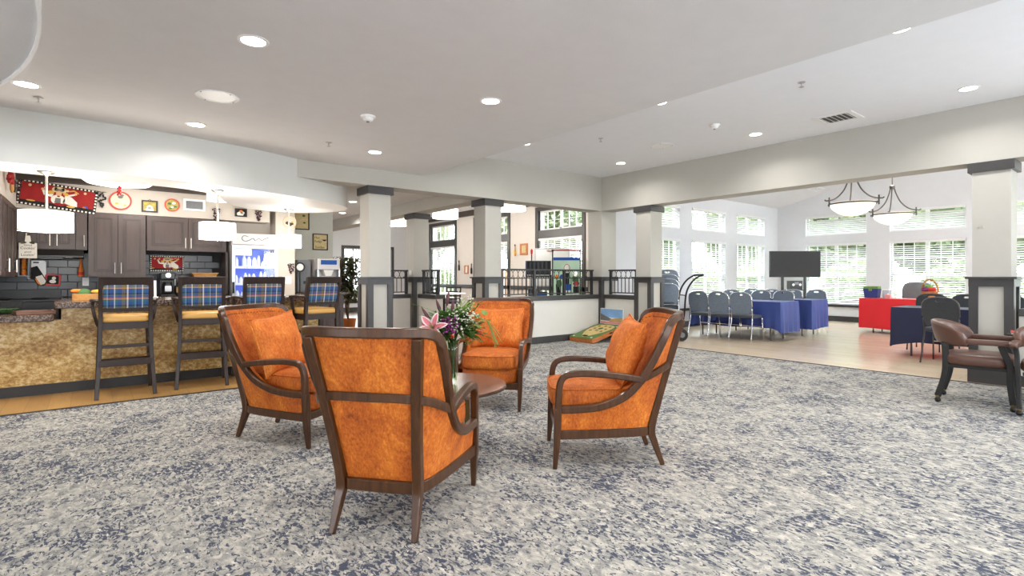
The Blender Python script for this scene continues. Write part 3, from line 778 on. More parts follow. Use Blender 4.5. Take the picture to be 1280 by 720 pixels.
# ============================================================ ORANGE ARMCHAIRS (local: +Y forward)
TR = [(0, -.530, .957), (.13, -.523, .957), (.225, -.500, .957), (.290, -.462, .952), (.324, -.415, .925), (.336, -.37, .84), (.334, -.33, .75), (.329, -.285, .66), (.322, -.225, .56), (.315, -.13, .462), (.308, 0, .402), (.30, .13, .380), (.295, .265, .374)]
BR_ = [(0, -.305), (.10, -.305), (.165, -.302), (.195, -.292), (.207, -.27), (.217, -.24), (.226, -.2), (.236, -.15), (.247, -.08), (.26, .03), (.270, .12), (.278, .19), (.283, .262)]
def mirror(P): return [(-p[0],) + tuple(p[1:]) for p in P[:0:-1]] + list(P)
def make_armchair():
    t = thing('armchair', '', 'armchair', group='orange velvet armchairs')
    full = cr(mirror(TR), 4); bot = cr(mirror([(x, y, .235) for x, y in BR_]), 4)
    ref = [Vector((p.x * 1.4, p.y + .05, 0)).normalized() for p in full]
    for i, p in enumerate(full):
        if p.z < .9: ref[i] = Vector((1 if p.x > 0 else -1, 0, 0))
    obj('crest_and_side_rail', sweep(BM(), full, .040, .046, ref), 'walnut', t, smooth=True, bevel=.007)
    rows = []
    for k in range(9):
        q = k / 8
        rows.append([b.lerp(a, q) + Vector((p.x, p.y + .1, 0)).normalized() * .004 for a, b, p in zip(full, bot, full)])
    obj('outer_upholstery', grid_surface(BM(), rows), 'orange_velvet', t, smooth='all')
    rows = []
    for k in range(9):
        q = k / 8; row = []
        for a, b in zip(full, bot):
            ctr = Vector((0, -.02, 0)); ia = a.copy(); d = (Vector((a.x, a.y, 0)) - ctr).normalized()
            ia -= d * .022; ia.z -= .012
            ib = Vector((b.x, b.y, min(.34, a.z - .04))) - d * .055
            p = ib.lerp(ia, q); p -= d * .022 * math.sin(math.pi * q); row.append(p)
        rows.append(row)
    inner_top = rows[-1]
    obj('inner_back', grid_surface(BM(), rows, True), 'orange_velvet', t, smooth='all')
    nh = BM(); acc = 0; last = None
    for a, b in zip(rows[-1], rows[-2]):
        p = a.lerp(b, .38)
        if a.z > .6 and (last is None or (p - last).length > .018):
            ball(nh, p, .0065, 6, 4); last = p
    # walk finer along the edge for evenly spaced nail heads
    obj('nail_heads', nh, 'nail_brass', t, kind='stuff')
    def taper(q):
        f = 1 - .20 * (.30 - q[1]) / .6; return (q[0] * f, q[1], q[2])
    obj('seat_cushion', puff(BM(), (0, .025, .432), (.268, .30, .078), 5, 10, taper), 'orange_velvet', t, smooth='all')
    obj('cushion_piping', tube(BM(), [taper((.262 * math.copysign(abs(math.cos(a)) ** .4, math.cos(a)), .025 + .296 * math.copysign(abs(math.sin(a)) ** .4, math.sin(a)), .487)) for a in [2 * math.pi * k / 48 for k in range(48)]], .006, 6, True), 'orange_velvet', t, smooth='all')
    obj('seat_deck', puff(BM(), (0, .005, .30), (.268, .278, .075), 8, 6, taper), 'orange_velvet', t, smooth='all')
    rl = cr([(-.288, .27, .215), (-.262, .03, .215), (-.225, -.20, .215), (-.19, -.298, .215), (-.10, -.318, .215), (.10, -.318, .215), (.19, -.298, .215), (.225, -.20, .215), (.262, .03, .215), (.288, .27, .215)], 4)
    obj('seat_rail', sweep(BM(), rl, .034, .056, [Vector((p.x, p.y, 0)).normalized() for p in rl]), 'walnut', t, smooth=True, bevel=.005)
    obj('front_rail', B(-.285, .285, .262, .292, .188, .244), 'walnut', t, bevel=.005)
    mr_ = cr([(-.324, -.245, .575), (-.305, -.335, .615), (-.25, -.410, .648), (-.14, -.442, .66), (0, -.456, .662), (.14, -.442, .66), (.25, -.410, .648), (.305, -.335, .615), (.324, -.245, .575)], 4)
    obj('middle_rail', sweep(BM(), mr_, .026, .040, [Vector((p.x * 1.2, p.y, 0)).normalized() for p in mr_]), 'walnut', t, smooth=True, bevel=.004)
    for s in (-1, 1):
        leg = cr([(s * .284, .302, 0), (s * .290, .290, .18), (s * .295, .283, .38)], 5)
        obj('front_leg', sweep(BM(), leg, [.026 + .016 * min(1, p.z / .2) for p in leg], [.026 + .018 * min(1, p.z / .2) for p in leg], (1, 0, 0)), 'walnut', t, smooth=True, bevel=.004)
        arm = cr([(s * .295, .283, .372), (s * .297, .279, .47), (s * .298, .268, .545), (s * .299, .235, .585), (s * .302, .16, .600), (s * .308, .04, .598), (s * .316, -.10, .585), (s * .324, -.235, .565)], 5)
        obj('arm', sweep(BM(), arm, .042, .040, (1, 0, 0)), 'walnut', t, smooth=True, bevel=.008)
        rp = cr([(s * .205, -.392, 0), (s * .196, -.342, .14), (s * .193, -.322, .23), (s * .205, -.362, .42), (s * .228, -.422, .66), (s * .260, -.492, .935)], 5)
        obj('rear_leg_and_post', sweep(BM(), rp, [.027 + .018 * min(1, p.z / .2) for p in rp], [.028 + .018 * min(1, p.z / .2) for p in rp], (1, 0, 0)), 'walnut', t, smooth=True, bevel=.005)
    return t
def fwd(deg): return R(deg) - R(90)     # heading of local +Y
AC = make_armchair()
CHAIRS = [((1.31, 2.56), 40.0, 'orange velvet armchair turned with its wooden framed back to the open carpet'),
          ((2.68, 2.47), 141.5, 'orange velvet armchair seen from its side with the cornhole board beyond'),
          ((1.25, 4.20), -55.5, 'orange velvet armchair standing in front of the plaid bar stools'),
          ((3.00, 4.08), 224.0, 'orange velvet armchair facing the flowers from across the round table')]
PIL = [None]
for i, ((x, y), a, lb) in enumerate(CHAIRS):
    if i == 0: AC.location = (x, y, 0); AC.rotation_euler = (0, 0, fwd(a)); AC['label'] = lb
    else: dup(AC, (x, y, 0), fwd(a), lb)
    M = Matrix.Translation((x, y, 0)) @ Matrix.Rotation(fwd(a), 4, 'Z')
    pl = [('orange velvet pillow leaning in the armchair turned away, beside the vase', (.0, -.235, .70), .36, .36), ('orange velvet pillow set cornerwise in the armchair near the cornhole board', (-.02, -.195, .715), .46, .44),
          ('square orange velvet pillow in the armchair by the bar stools', (.07, -.13, .70), .46, .45), ('wide orange velvet pillow against the back of the armchair facing the flowers', (0, -.235, .69), .54, .42)][i]
    p = M @ Vector(pl[1])
    bm = BM(); pillow(bm, pl[2], pl[3], .20)
    o = obj('throw_pillow', bm, 'pillow_velvet', smooth='all', loc=p)
    o.rotation_euler = (R((16, 20, 17, 17)[i]), R((0, -4, 5, 0)[i]), fwd(a))
    tag(o, pl[0], 'pillow', 'orange throw pillows')
    pp = BM(); w_, h_ = pl[2], pl[3]
    edge = []
    for k in range(64):
        q = k / 16; sd = int(q); v = (q - sd) * 2 - 1
        u, vv = [(v, -1), (1, v), (-v, 1), (-1, -v)][sd]
        edge.append((u * (1 - .10 * (1 - vv * vv)) * w_ / 2, 0, vv * (1 - .10 * (1 - u * u)) * h_ / 2))
    obj('piping', tube(pp, edge, .005, 6, True), 'pillow_velvet', o, smooth='all')

# ------------------------------------------------------------ round table, vase, bouquet
TX, TY, TZ = 1.93, 3.20, .455
t = thing('coffee_table', 'round walnut coffee table on a brass frame between the orange armchairs', 'table', (TX, TY, 0))
obj('table_top', lathe(BM(), [(.415, TZ - .028), (.43, TZ - .02), (.43, TZ - .004), (.426, TZ)], 64), 'table_wood', t, smooth=True)
obj('edge_band', lathe(BM(), [(.4315, TZ - .022), (.4315, TZ - .012)], 64, cap=False), 'dark_brown_trim', t)
for k in range(4):
    a = R(20 + 90 * k); c_, s_ = math.cos(a), math.sin(a)
    bm = BM()
    for dd in (.20, .255): sweep(bm, [(dd * c_, dd * s_, .035), (dd * c_, dd * s_, TZ - .03)], .03, .012, (c_, s_, 0))
    obj('upright', bm, 'brass', t)
    obj('foot_bar', sweep(BM(), [(0.02 * c_, 0.02 * s_, .0175), (.275 * c_, .275 * s_, .0175)], .05, .035, (-s_, c_, 0)), 'brass', t, bevel=.003)
VX, VY = on_z(570, 484, TZ)
VX, VY = TX + .06, TY - .0
v = thing('vase', 'tall clear glass vase on the round coffee table', 'vase', (VX, VY, TZ))
obj('glass', lathe(BM(), [(.036, 0), (.038, .01), (.040, .10), (.046, .22), (.055, .30), (.052, .30), (.043, .22), (.036, .10), (.034, .02), (.001, .018)], 28, cap=False), 'vase_glass', v, smooth='all')
obj('water', lathe(BM(), [(.033, .022), (.035, .10), (.037, .15)], 20), 'vase_water', v, smooth=True)
fl = thing('flower_bouquet', 'mixed bouquet of pink lilies, purple blooms and greenery in the vase', 'flowers', (VX, VY, TZ))
rnd = random.Random(3)
fl.scale = (1.22, 1.22, 1.04)
st = BM(); tips = []
for k in range(16):
    a = rnd.uniform(0, 6.28); r1 = rnd.uniform(.02, .17); h = rnd.uniform(.36, .56)
    tube(st, cr([(rnd.uniform(-.02, .02), rnd.uniform(-.02, .02), .03), (rnd.uniform(-.02, .02), rnd.uniform(-.02, .02), .26), (r1 * math.cos(a) * .7, r1 * math.sin(a) * .7, h * .85), (r1 * math.cos(a), r1 * math.sin(a), h)], 3), .0035, 5)
    tips.append((r1 * math.cos(a), r1 * math.sin(a), h))
obj('stems', st, 'leaf_green', fl, smooth='all', kind='stuff')
def leaf(bm, p, d, L_, W_, up=(0, 0, 1), cup=.2):
    p = Vector(p); d = Vector(d).normalized(); s = d.cross(Vector(up)); s = s.normalized() if s.length > 1e-4 else Vector((1, 0, 0)); n = s.cross(d)
    prof = [(0, .12), (.3, .9), (.6, 1), (.85, .6), (1, .03)]
    V = []
    for q, w in prof:
        c = p + d * L_ * q - n * (L_ * .25 * q * q)
        V.append((bm.verts.new(c - s * W_ / 2 * w + n * cup * W_ * w * .5), bm.verts.new(c), bm.verts.new(c + s * W_ / 2 * w + n * cup * W_ * w * .5)))
    for i in range(len(V) - 1):
        for k in (0, 1): bm.faces.new((V[i][k], V[i][k + 1], V[i + 1][k + 1], V[i + 1][k]))
def sph(a, e, r=1): return Vector((math.cos(a) * math.cos(e), math.sin(a) * math.cos(e), math.sin(e))) * r
lv = BM()
for k in range(420):
    a = rnd.uniform(0, 6.28); e = rnd.uniform(-.25, 1.1); d = sph(a, e)
    base = Vector((0, 0, .36)) + Vector((d.x * .10, d.y * .10, d.z * .09)) * rnd.uniform(.3, 1.2)
    leaf(lv, base, d, rnd.uniform(.06, .12), rnd.uniform(.016, .034))
obj('leaves', lv, 'leaf_green', fl, smooth='all', kind='stuff')
lv = BM()
for k in range(9):            # long narrow blades at the top left
    a = R(180) + YAW + rnd.uniform(-.9, .7); leaf(lv, (0, 0, .40), sph(a + 1.57, rnd.uniform(.7, 1.4)), rnd.uniform(.17, .26), .028)
obj('blades', lv, 'leaf_light', fl, smooth='all', kind='stuff')
CRv, CFv = Vector((CR[0], CR[1], 0)), Vector((CF[0], CF[1], 0))
def loc3(r, f, z): return CRv * r + CFv * f + Vector((0, 0, z))
eu = BM()
for k in range(26):
    p = loc3(rnd.uniform(.09, .22), rnd.uniform(-.1, .05), rnd.uniform(.26, .46)); leaf(eu, p, Vector((rnd.uniform(-1, 1), rnd.uniform(-1, 1), rnd.uniform(-.3, 1))), .045, .042)
obj('eucalyptus_leaves', eu, 'leaf_light', fl, smooth='all', kind='stuff')
def lily(c, d, size):
    d = Vector(d).normalized(); u = d.orthogonal().normalized(); w = d.cross(u)
    pk, wh = BM(), BM()
    for k in range(6):
        a = k * math.pi / 3; dd = (u * math.cos(a) + w * math.sin(a)) + d * .55
        leaf(wh, c, dd, size, size * .42, d, .3); leaf(pk, Vector(c) + d * .003, dd, size * .9, size * .26, d, .3)
    o = obj('lily', wh, 'petal_white', fl, smooth='all', label='pink and white lily bloom'); obj('petal_centre', pk, 'petal_pink', o, smooth='all')
    stm = BM()
    for k in range(5):
        a = k * 1.256; tube(stm, [Vector(c), Vector(c) + d * size * .55 + (u * math.cos(a) + w * math.sin(a)) * size * .22], .002, 5)
    obj('stamens', stm, 'leaf_light', o)
lily(loc3(-.085, -.13, .385), -CFv * 1 - CRv * .4 + Vector((0, 0, .25)), .105)
lily(loc3(-.14, -.02, .35), -CRv - CFv * .3 + Vector((0, 0, .2)), .085)
lily(loc3(-.03, .12, .42), CFv + Vector((0, 0, .5)), .09)
def clusters(name, m, pts, spread, n, r):
    bm = BM()
    for p in pts:
        for k in range(n): ball(bm, Vector(p) + Vector((rnd.gauss(0, spread), rnd.gauss(0, spread), rnd.gauss(0, spread * 1.2))), r * rnd.uniform(.6, 1.3), 5, 4)
    obj(name, bm, m, fl, smooth='all', kind='stuff')
clusters('white_filler', 'filler_white', [loc3(.06, -.08, .47), loc3(.09, -.04, .53), loc3(.05, -.13, .40), loc3(.12, -.06, .43), loc3(.02, -.1, .45)], .028, 42, .0055)
clusters('purple_blooms', 'petal_purple', [loc3(.0, -.12, .43), loc3(.02, -.14, .385), loc3(-.01, -.13, .375)], .018, 26, .0075)
clusters('red_blooms', 'petal_red', [loc3(.015, -.15, .335), loc3(.16, -.06, .34)], .006, 6, .011)
clusters('pink_buds', 'petal_pink', [loc3(-.15, -.06, .40), loc3(-.17, -.05, .36)], .01, 8, .012)
bd = BM()
for p, d in ((loc3(-.12, -.05, .43), (-.6, .2, 1)), (loc3(-.06, -.02, .47), (-.3, 0, 1)), (loc3(.01, -.07, .47), (.05, 0, 1)), (loc3(-.03, .02, .52), (.1, 0, 1))):
    dd = (CRv * d[0] + CFv * d[1] + Vector((0, 0, d[2]))).normalized()
    tube(bd, [p + dd * .1 * q for q in (0, .15, .4, .7, 1)], [.002, .008, .011, .008, .002], 7)
obj('lily_buds', bd, 'bud_purple', fl, smooth='all', kind='stuff')
gr = BM()
for k in range(7):
    a = rnd.uniform(0, 6.28); p0 = loc3(.12, -.05, .38)
    tube(gr, cr([p0, p0 + loc3(.08, -.02, .05), p0 + loc3(.13 + rnd.uniform(0, .05), rnd.uniform(-.06, .03), -.05 - rnd.uniform(0, .12))], 4), .0018, 4)
tube(gr, cr([loc3(-.05, -.02, .45), loc3(-.13, -.04, .50), loc3(-.22, -.05, .535)], 4), .002, 4)
obj('trailing_grass', gr, 'leaf_light', fl, kind='stuff')

# ============================================================ BAR STOOLS (local +Y forward)
def make_stool():
    t = thing('bar_stool', '', 'bar stool', group='plaid bar stools')
    for s in (-1, 1):
        rp = [(s * .238, -.268, 0), (s * .212, -.205, .45), (s * .205, -.195, .76), (s * .205, -.215, .95), (s * .205, -.262, 1.19)]
        rp = cr(rp, 4); obj('rear_leg_and_post', sweep(BM(), rp, .036, [.036 + .012 * min(1, p.z / .5) for p in rp], (1, 0, 0)), 'stool_wood', t, smooth=True, bevel=.003)
        obj('front_leg', leg4(BM(), (s * .232, .262, 0), (s * .205, .215, .74), .032, .042), 'stool_wood', t, bevel=.003)
        arm = cr([(s * .210, -.212, .955), (s * .245, -.13, .965), (s * .265, -.02, .963), (s * .268, .07, .955)], 4)
        obj('arm', sweep(BM(), arm, .046, .026, (1, 0, 0)), 'stool_wood', t, smooth=True, bevel=.005)
        sup = cr([(s * .262, .055, .945), (s * .262, .035, .87), (s * .245, .045, .78), (s * .222, .085, .70)], 4)
        obj('arm_support', sweep(BM(), sup, .028, .036, (1, 0, 0)), 'stool_wood', t, smooth=True, bevel=.003)
        obj('side_stretcher', sweep(BM(), [(s * .222, -.225, .345), (s * .218, .235, .345)], .022, .05, (1, 0, 0)), 'stool_wood', t, bevel=.003)
        obj('upper_side_stretcher', sweep(BM(), [(s * .214, -.205, .53), (s * .212, .225, .53)], .02, .03, (1, 0, 0)), 'stool_wood', t)
    obj('top_rail', hexa(BM(), [(-.222, -.268, 1.115), (.222, -.268, 1.115), (.222, -.228, 1.115), (-.222, -.228, 1.115)], [(-.222, -.290, 1.2), (.222, -.290, 1.2), (.222, -.246, 1.2), (-.222, -.246, 1.2)]), 'stool_wood', t, bevel=.005)
    obj('lower_back_rail', hexa(BM(), [(-.19, -.222, .85), (.19, -.222, .85), (.19, -.19, .85), (-.19, -.19, .85)], [(-.19, -.226, .89), (.19, -.226, .89), (.19, -.194, .89), (-.19, -.194, .89)]), 'stool_wood', t)
    bm = BM(); puff(bm, (0, 0, 1.002), (.186, .026, .118), 10, 8, lambda q: (q[0], q[1] - .208 - (q[2] - .89) * .19, q[2]))
    obj('plaid_back_panel', bm, 'plaid_fabric', t, smooth='all', label='blue and gold plaid fabric back panel')
    obj('seat_cushion', puff(BM(), (0, .01, .775), (.222, .222, .038), 6, 8), 'tan_vinyl', t, smooth='all', label='tan vinyl seat')
    obj('apron', plate(BM(), rect(-.215, .215, -.205, .225), [rect(-.185, .185, -.175, .195)], .675, .745, lambda u, v_, w: (u, v_, w)), 'stool_wood', t)
    obj('rear_stretcher', B(-.212, .212, -.222, -.196, .49, .52), 'stool_wood', t)
    obj('rear_footrest', B(-.22, .22, -.246, -.212, .31, .375), 'stool_wood', t, bevel=.003)
    obj('front_footrest', B(-.22, .22, .215, .245, .27, .335), 'stool_wood', t, bevel=.003)
    return t
ST = make_stool()
for i, (x, y, a, lb) in enumerate([(.27, 6.815, 90, 'dark wooden bar stool with plaid back beside the drop in the counter'), (.97, 6.86, 83, 'dark wooden bar stool with plaid back in front of the coffee maker'),
                                   (1.57, 6.87, 90, 'dark wooden bar stool with plaid back in front of the glass door fridge'), (2.20, 6.83, 100, 'dark wooden bar stool with plaid back at the bar end towards the column')]):
    if i == 0: ST.location = (x, y, 0); ST.rotation_euler = (0, 0, fwd(a)); ST['label'] = lb
    else: dup(ST, (x, y, 0), fwd(a), lb)

# ============================================================ BROWN LEATHER CASTER CHAIRS
def make_captain():
    t = thing('caster_chair', '', 'chair', group='brown leather caster chairs')
    obj('seat', puff(BM(), (0, .0, .425), (.26, .25, .062), 5, 8), 'leather_brown', t, smooth='all')
    arc_ = [(.30 * math.cos(R(a)), -.02 + .27 * math.sin(R(a))) for a in range(188, 353, 6)]
    rows_o = []
    bm = BM(); rings = []
    for i, (x, y) in enumerate(arc_):
        d = Vector((x, y + .02, 0)).normalized(); e = math.sin(math.pi * i / (len(arc_) - 1)) ** .5
        zt = .64 + .145 * e; zb = .56; o = .05 * e
        pr = []
        for k in range(12):
            an = 2 * math.pi * k / 12; cx = math.copysign(abs(math.cos(an)) ** .6, math.cos(an)); cz = math.copysign(abs(math.sin(an)) ** .6, math.sin(an))
            p = Vector((x, y, (zt + zb) / 2 + cz * (zt - zb) / 2)) + d * (cx * .030 + o * (cz + 1) * .5); pr.append(p)
        rings.append(pr)
    obj('backrest', ring_sweep(bm, rings), 'leather_brown', t, smooth='all')
    for s in (-1, 1):
        obj('arm_pad', puff(BM(), (s * .292, .10, .605), (.032, .185, .026), 5, 6), 'leather_brown', t, smooth='all')
        fl_ = cr([(s * .255, .245, .06), (s * .262, .225, .25), (s * .268, .225, .40), (s * .275, .185, .52), (s * .285, .165, .585)], 4)
        obj('front_leg', sweep(BM(), fl_, .034, .048, (1, 0, 0)), 'black_wood', t, smooth=True, bevel=.005)
        rl_ = cr([(s * .215, -.285, .06), (s * .215, -.235, .25), (s * .215, -.225, .42), (s * .20, -.235, .58)], 4)
        obj('rear_leg', sweep(BM(), rl_, .034, .052, (1, 0, 0)), 'black_wood', t, smooth=True, bevel=.005)
        for cx_, cy_ in ((s * .255, .245), (s * .215, -.285)):
            ca = obj('caster', lathe(BM(), [(.004, 0), (.016, .003), (.024, .012), (.026, .024), (.022, .038), (.012, .048)], 12, (cx_, cy_, 0)), 'black_metal', t, smooth='all')
            obj('caster_cup', lathe(BM(), [(.018, .046), (.021, .065)], 12, (cx_, cy_, 0)), 'brass', ca, smooth=True)
    obj('seat_frame', B(-.235, .235, -.225, .225, .345, .372), 'black_wood', t)
    return t
CC = make_captain(); CC.location = (6.62, 1.21, 0); CC.rotation_euler = (0, 0, fwd(-83)); CC['label'] = 'brown leather armchair on casters beside the column, its arms reaching the table'
dup(CC, (6.54, .64, 0), fwd(183), 'brown leather armchair on casters turned away from the small dark table')
t = thing('game_table', 'dark low game table behind the brown leather caster chairs', 'table', (7.33, .73, 0))
obj('table_top', prism(BM(), rrect(-.35, .35, -.36, .36, .08), .60, .64), 'black_wood', t, bevel=.004)
obj('pedestal', lathe(BM(), [(.05, .06), (.04, .3), (.06, .6)], 16), 'black_wood', t, smooth=True)
obj('base', prism(BM(), circ(.24, 8), 0, .06), 'black_wood', t, bevel=.005)
bk = thing('magazine', 'red and white booklet lying on the dark game table', 'magazine', (7.14, .96, .6405), R(10))
obj('pages', B(-.13, .13, -.10, .10, 0, .018), 'white_print', bk)
obj('cover', B(-.132, .132, -.102, .102, .018, .022), 'red_toy', bk)

# ============================================================ BRIGHT HALL FURNITURE
def arch(w, z0, z1, n=10, k=.75):          # chair back outline with a rounded top
    o = [(-w * .82, z0), (w * .82, z0), (w, z0 + (z1 - z0) * .35)]
    for i in range(n + 1):
        a = math.pi * i / n; o.append((w * math.copysign(abs(math.cos(a)) ** k, math.cos(a)) * 1.0, z1 - .13 + .13 * math.sin(a) ** .8))
    o.append((-w, z0 + (z1 - z0) * .35)); return o
def make_banquet(fabric):
    t = thing('banquet_chair', '', 'chair', group='')
    lean = lambda z: -.195 - (z - .5) * .14
    out = arch(.205, .52, .915)
    slot = [(.052 * math.copysign(abs(math.cos(a)) ** .6, math.cos(a)), .868 + .016 * math.sin(a)) for a in [2 * math.pi * k / 14 for k in range(14)]]
    bm = BM(); plate(bm, out, [slot], -.017, .017, lambda u, v_, w: (u, w + lean(v_) - .10 * 0, v_))
    obj('backrest', bm, fabric, t, bevel=.005)
    obj('back_frame', tube(BM(), [(u, lean(v_), v_) for u, v_ in out[2:]], .0125, 6), 'chrome' if fabric == 'chair_fabric' else 'bronze', t, smooth='all')
    obj('seat', puff(BM(), (0, .0, .465), (.215, .225, .035), 5, 6), 'chair_vinyl', t, smooth='all')
    for s in (-1, 1):
        obj('rear_leg', tube(BM(), cr([(s * .215, -.275, 0), (s * .20, -.21, .30), (s * .195, -.185, .45), (s * .2, -.215, .62)], 3), .0115, 6), 'chrome' if fabric == 'chair_fabric' else 'bronze', t, smooth='all')
        obj('front_leg', tube(BM(), [(s * .215, .235, 0), (s * .2, .185, .44)], .0115, 6), 'chrome' if fabric == 'chair_fabric' else 'bronze', t, smooth='all')
    obj('front_stretcher', tube(BM(), [(-.206, .205, .27), (.206, .205, .27)], .008, 6), 'chrome', t)
    return t
BQ = make_banquet('chair_fabric'); BQD = make_banquet('chair_fabric_dark')
first = {'g': True, 'd': True}
def banquet(x, y, a, label, group, z=0, dark=False):
    k = 'd' if dark else 'g'; src = BQD if dark else BQ
    if first[k]:
        first[k] = False; o = src; o.location = (x, y, z); o.rotation_euler = (0, 0, fwd(a)); o['label'] = label
    else: o = dup(src, (x, y, z), fwd(a), label)
    o['group'] = group; return o
for y, lb in ((5.07, 'grey blue banquet chair nearest the pleated end of the front blue table'), (5.51, 'grey blue banquet chair in the middle of the front blue table'), (5.94, 'grey blue banquet chair beside the chair dolly, back to the carpet')):
    banquet(9.60, y, 2, lb, 'chairs at the front blue table')
for y in (6.24, 5.57, 5.10): banquet(10.91, y, 180, 'grey blue banquet chair between the two blue tables, its back showing above the cloth', 'chairs between the blue tables')
for y in (6.45, 5.98, 5.5, 5.0): banquet(12.22, y, 180, 'grey blue banquet chair on the window side of the rear blue table', 'chairs behind the rear blue table')
banquet(9.36, 2.06, -3, 'charcoal banquet chair drawn up to the navy table by the column', 'chairs at the navy table', dark=True)
for y in (2.62, 2.15, 1.68): banquet(10.78, y, 180, 'charcoal banquet chair on the far side of the navy table', 'chairs behind the navy table', dark=True)
def cloth_table(x0, x1, y0, y1, z, m, lt, lc, zb=.12, amp=.02, npl=9.0, seed=1, swag=0):
    cx, cy = (x0 + x1) / 2, (y0 + y1) / 2
    t = thing('folding_table', lt, 'table', (cx, cy, 0), group='folding tables')
    hx, hy = (x1 - x0) / 2 - .03, (y1 - y0) / 2 - .03
    obj('table_top', B(-hx, hx, -hy, hy, z - .035, z - .006), 'grey_plastic', t)
    for sx in (-1, 1):
        for sy in (-1, 1): obj('leg', tube(BM(), [(sx * (hx - .08), sy * (hy - .2), 0), (sx * (hx - .08), sy * (hy - .2), z - .036)], .014, 8), 'bronze', t, smooth=True)
    per = []; hx, hy = (x1 - x0) / 2, (y1 - y0) / 2; st_ = .03
    for a, b in (((-hx, -hy), (hx, -hy)), ((hx, -hy), (hx, hy)), ((hx, hy), (-hx, hy)), ((-hx, hy), (-hx, -hy))):
        n = max(2, int(math.hypot(b[0] - a[0], b[1] - a[1]) / st_))
        for i in range(n): per.append((a[0] + (b[0] - a[0]) * i / n, a[1] + (b[1] - a[1]) * i / n))
    rg = random.Random(seed); ph = [rg.uniform(0, 6.28) for _ in range(4)]
    bm = BM(); rows = []; N_ = len(per); tot = N_ * st_
    cols = []
    for i, (x, y) in enumerate(per):
        s = i * st_; wv = math.sin(s * 2 * math.pi * npl / 1.0 * .62 + ph[0]) * .6 + math.sin(s * 2 * math.pi * npl * .37 + ph[1]) * .4
        d = Vector((x / hx if abs(x) > hx - .001 else 0, y / hy if abs(y) > hy - .001 else 0, 0))
        if d.length < .1: d = Vector((1, 0, 0))
        d.normalize()
        zz = zb + .012 * math.sin(s * 5 + ph[2])
        if swag and abs(x + hx) < .002: zz += swag * math.sin(math.pi * min(1, max(0, (y + hy) / (2 * hy)))) ** .5
        col = []
        for k in range(9):
            q = k / 8; e = amp * (q ** .8) * (1 + wv) + (.004 if k else 0)
            col.append(Vector((cx + x, cy + y, z - (z - zz) * q)) + d * e)
        cols.append(col)
    V = [[bm.verts.new(p) for p in c] for c in cols]
    for i in range(N_):
        j = (i + 1) % N_
        for k in range(8): bm.faces.new((V[i][k], V[j][k], V[j][k + 1], V[i][k + 1]))
    bm.faces.new([c[0] for c in V])
    o = obj('tablecloth', bm, m, smooth=True); tag(o, lc, 'tablecloth'); return t
cloth_table(9.88, 10.62, 4.58, 6.45, .735, 'blue_cloth', 'folding table under the blue cloth nearest the chair dolly', 'royal blue cloth with pleated end on the front table beside three chairs', zb=.16, seed=2, swag=.16)
cloth_table(11.2, 11.95, 4.58, 6.45, .735, 'blue_cloth', 'folding table under the blue cloth in front of the television', 'royal blue cloth with pleated end on the table in front of the television', zb=.16, seed=5)
cloth_table(13.0, 13.75, 2.4, 4.35, .74, 'red_cloth', 'folding table under the red cloth by the far windows', 'bright red cloth draped over the table by the far windows', zb=.10, amp=.012, npl=3, seed=3)
cloth_table(9.66, 10.42, .95, 2.80, .735, 'navy_cloth', 'folding table under the navy cloth beyond the column', 'dark navy cloth hanging over the table beyond the column', zb=.14, amp=.03, npl=5, seed=9, swag=.10)

# things on the red table and the recliner behind it
t = thing('storage_bin', 'blue bin with green lid on the red table', 'bin', (13.3, 4.2, .745))
obj('body', hexa(BM(), [(-.10, -.12, 0), (.10, -.12, 0), (.10, .12, 0), (-.10, .12, 0)], [(-.12, -.14, .20), (.12, -.14, .20), (.12, .14, .20), (-.12, .14, .20)]), 'blue_cloth', t, bevel=.01)
obj('lid', B(-.115, .115, -.135, .135, .20, .25), 'leaf_light', t, bevel=.01)
obj('latch', B(-.135, -.118, -.03, .03, .15, .21), 'leaf_light', t)
t = thing('clear_tub', 'clear plastic tub beside the blue bin on the red table', 'tub', (13.3, 3.93, .745))
obj('body', B(-.08, .08, -.06, .06, 0, .17), 'clear_plastic', t, bevel=.01); obj('lid', B(-.085, .085, -.065, .065, .17, .19), 'white_plastic', t)
t = thing('tissue_box', 'small pale box in front of the clear tub on the red table', 'box', (13.14, 3.86, .745))
obj('carton', B(-.05, .05, -.05, .05, 0, .08), 'pink_print', t, bevel=.004); obj('tissue', puff(BM(), (0, 0, .085), (.025, .015, .02), 2, 4), 'white_print', t, smooth='all')
t = thing('gift_basket', 'round wicker gift basket with colourful stuffing on the red table', 'basket', (13.35, 3.2, .745))
obj('bowl', lathe(BM(), [(.09, 0), (.12, .08), (.14, .16), (.13, .16), (.11, .08), (.08, .02)], 20), 'wicker', t, smooth=True)
obj('handle', tube(BM(), [(0, .135 * math.cos(R(a)), .15 + .25 * math.sin(R(a))) for a in range(0, 181, 12)], .016, 8), 'wicker', t, smooth='all')
for k, (m, p) in enumerate((('leaf_light', (0, .02, .25)), ('petal_red', (-.05, -.05, .19)), ('petal_purple', (-.05, .06, .19)), ('orange_print', (.04, -.03, .19)))):
    obj('wrapped_treat', puff(BM(), p, (.06, .07, .05), 2.2, 5), m, t, smooth='all')
t = thing('recliner', 'grey upholstered recliner standing by the far window', 'recliner', (14.65, 3.80, 0), fwd(180))
obj('seat', puff(BM(), (0, .05, .36), (.30, .32, .12), 5, 8), 'chair_fabric', t, smooth='all')
obj('backrest', puff(BM(), (0, -.28, .74), (.30, .12, .34), 4, 8), 'grey_plastic', t, smooth='all')
for s in (-1, 1): obj('arm', puff(BM(), (s * .36, 0, .36), (.08, .36, .25), 5, 6), 'chair_fabric', t, smooth='all')
obj('base', B(-.34, .34, -.32, .32, 0, .2), 'black_plastic', t)

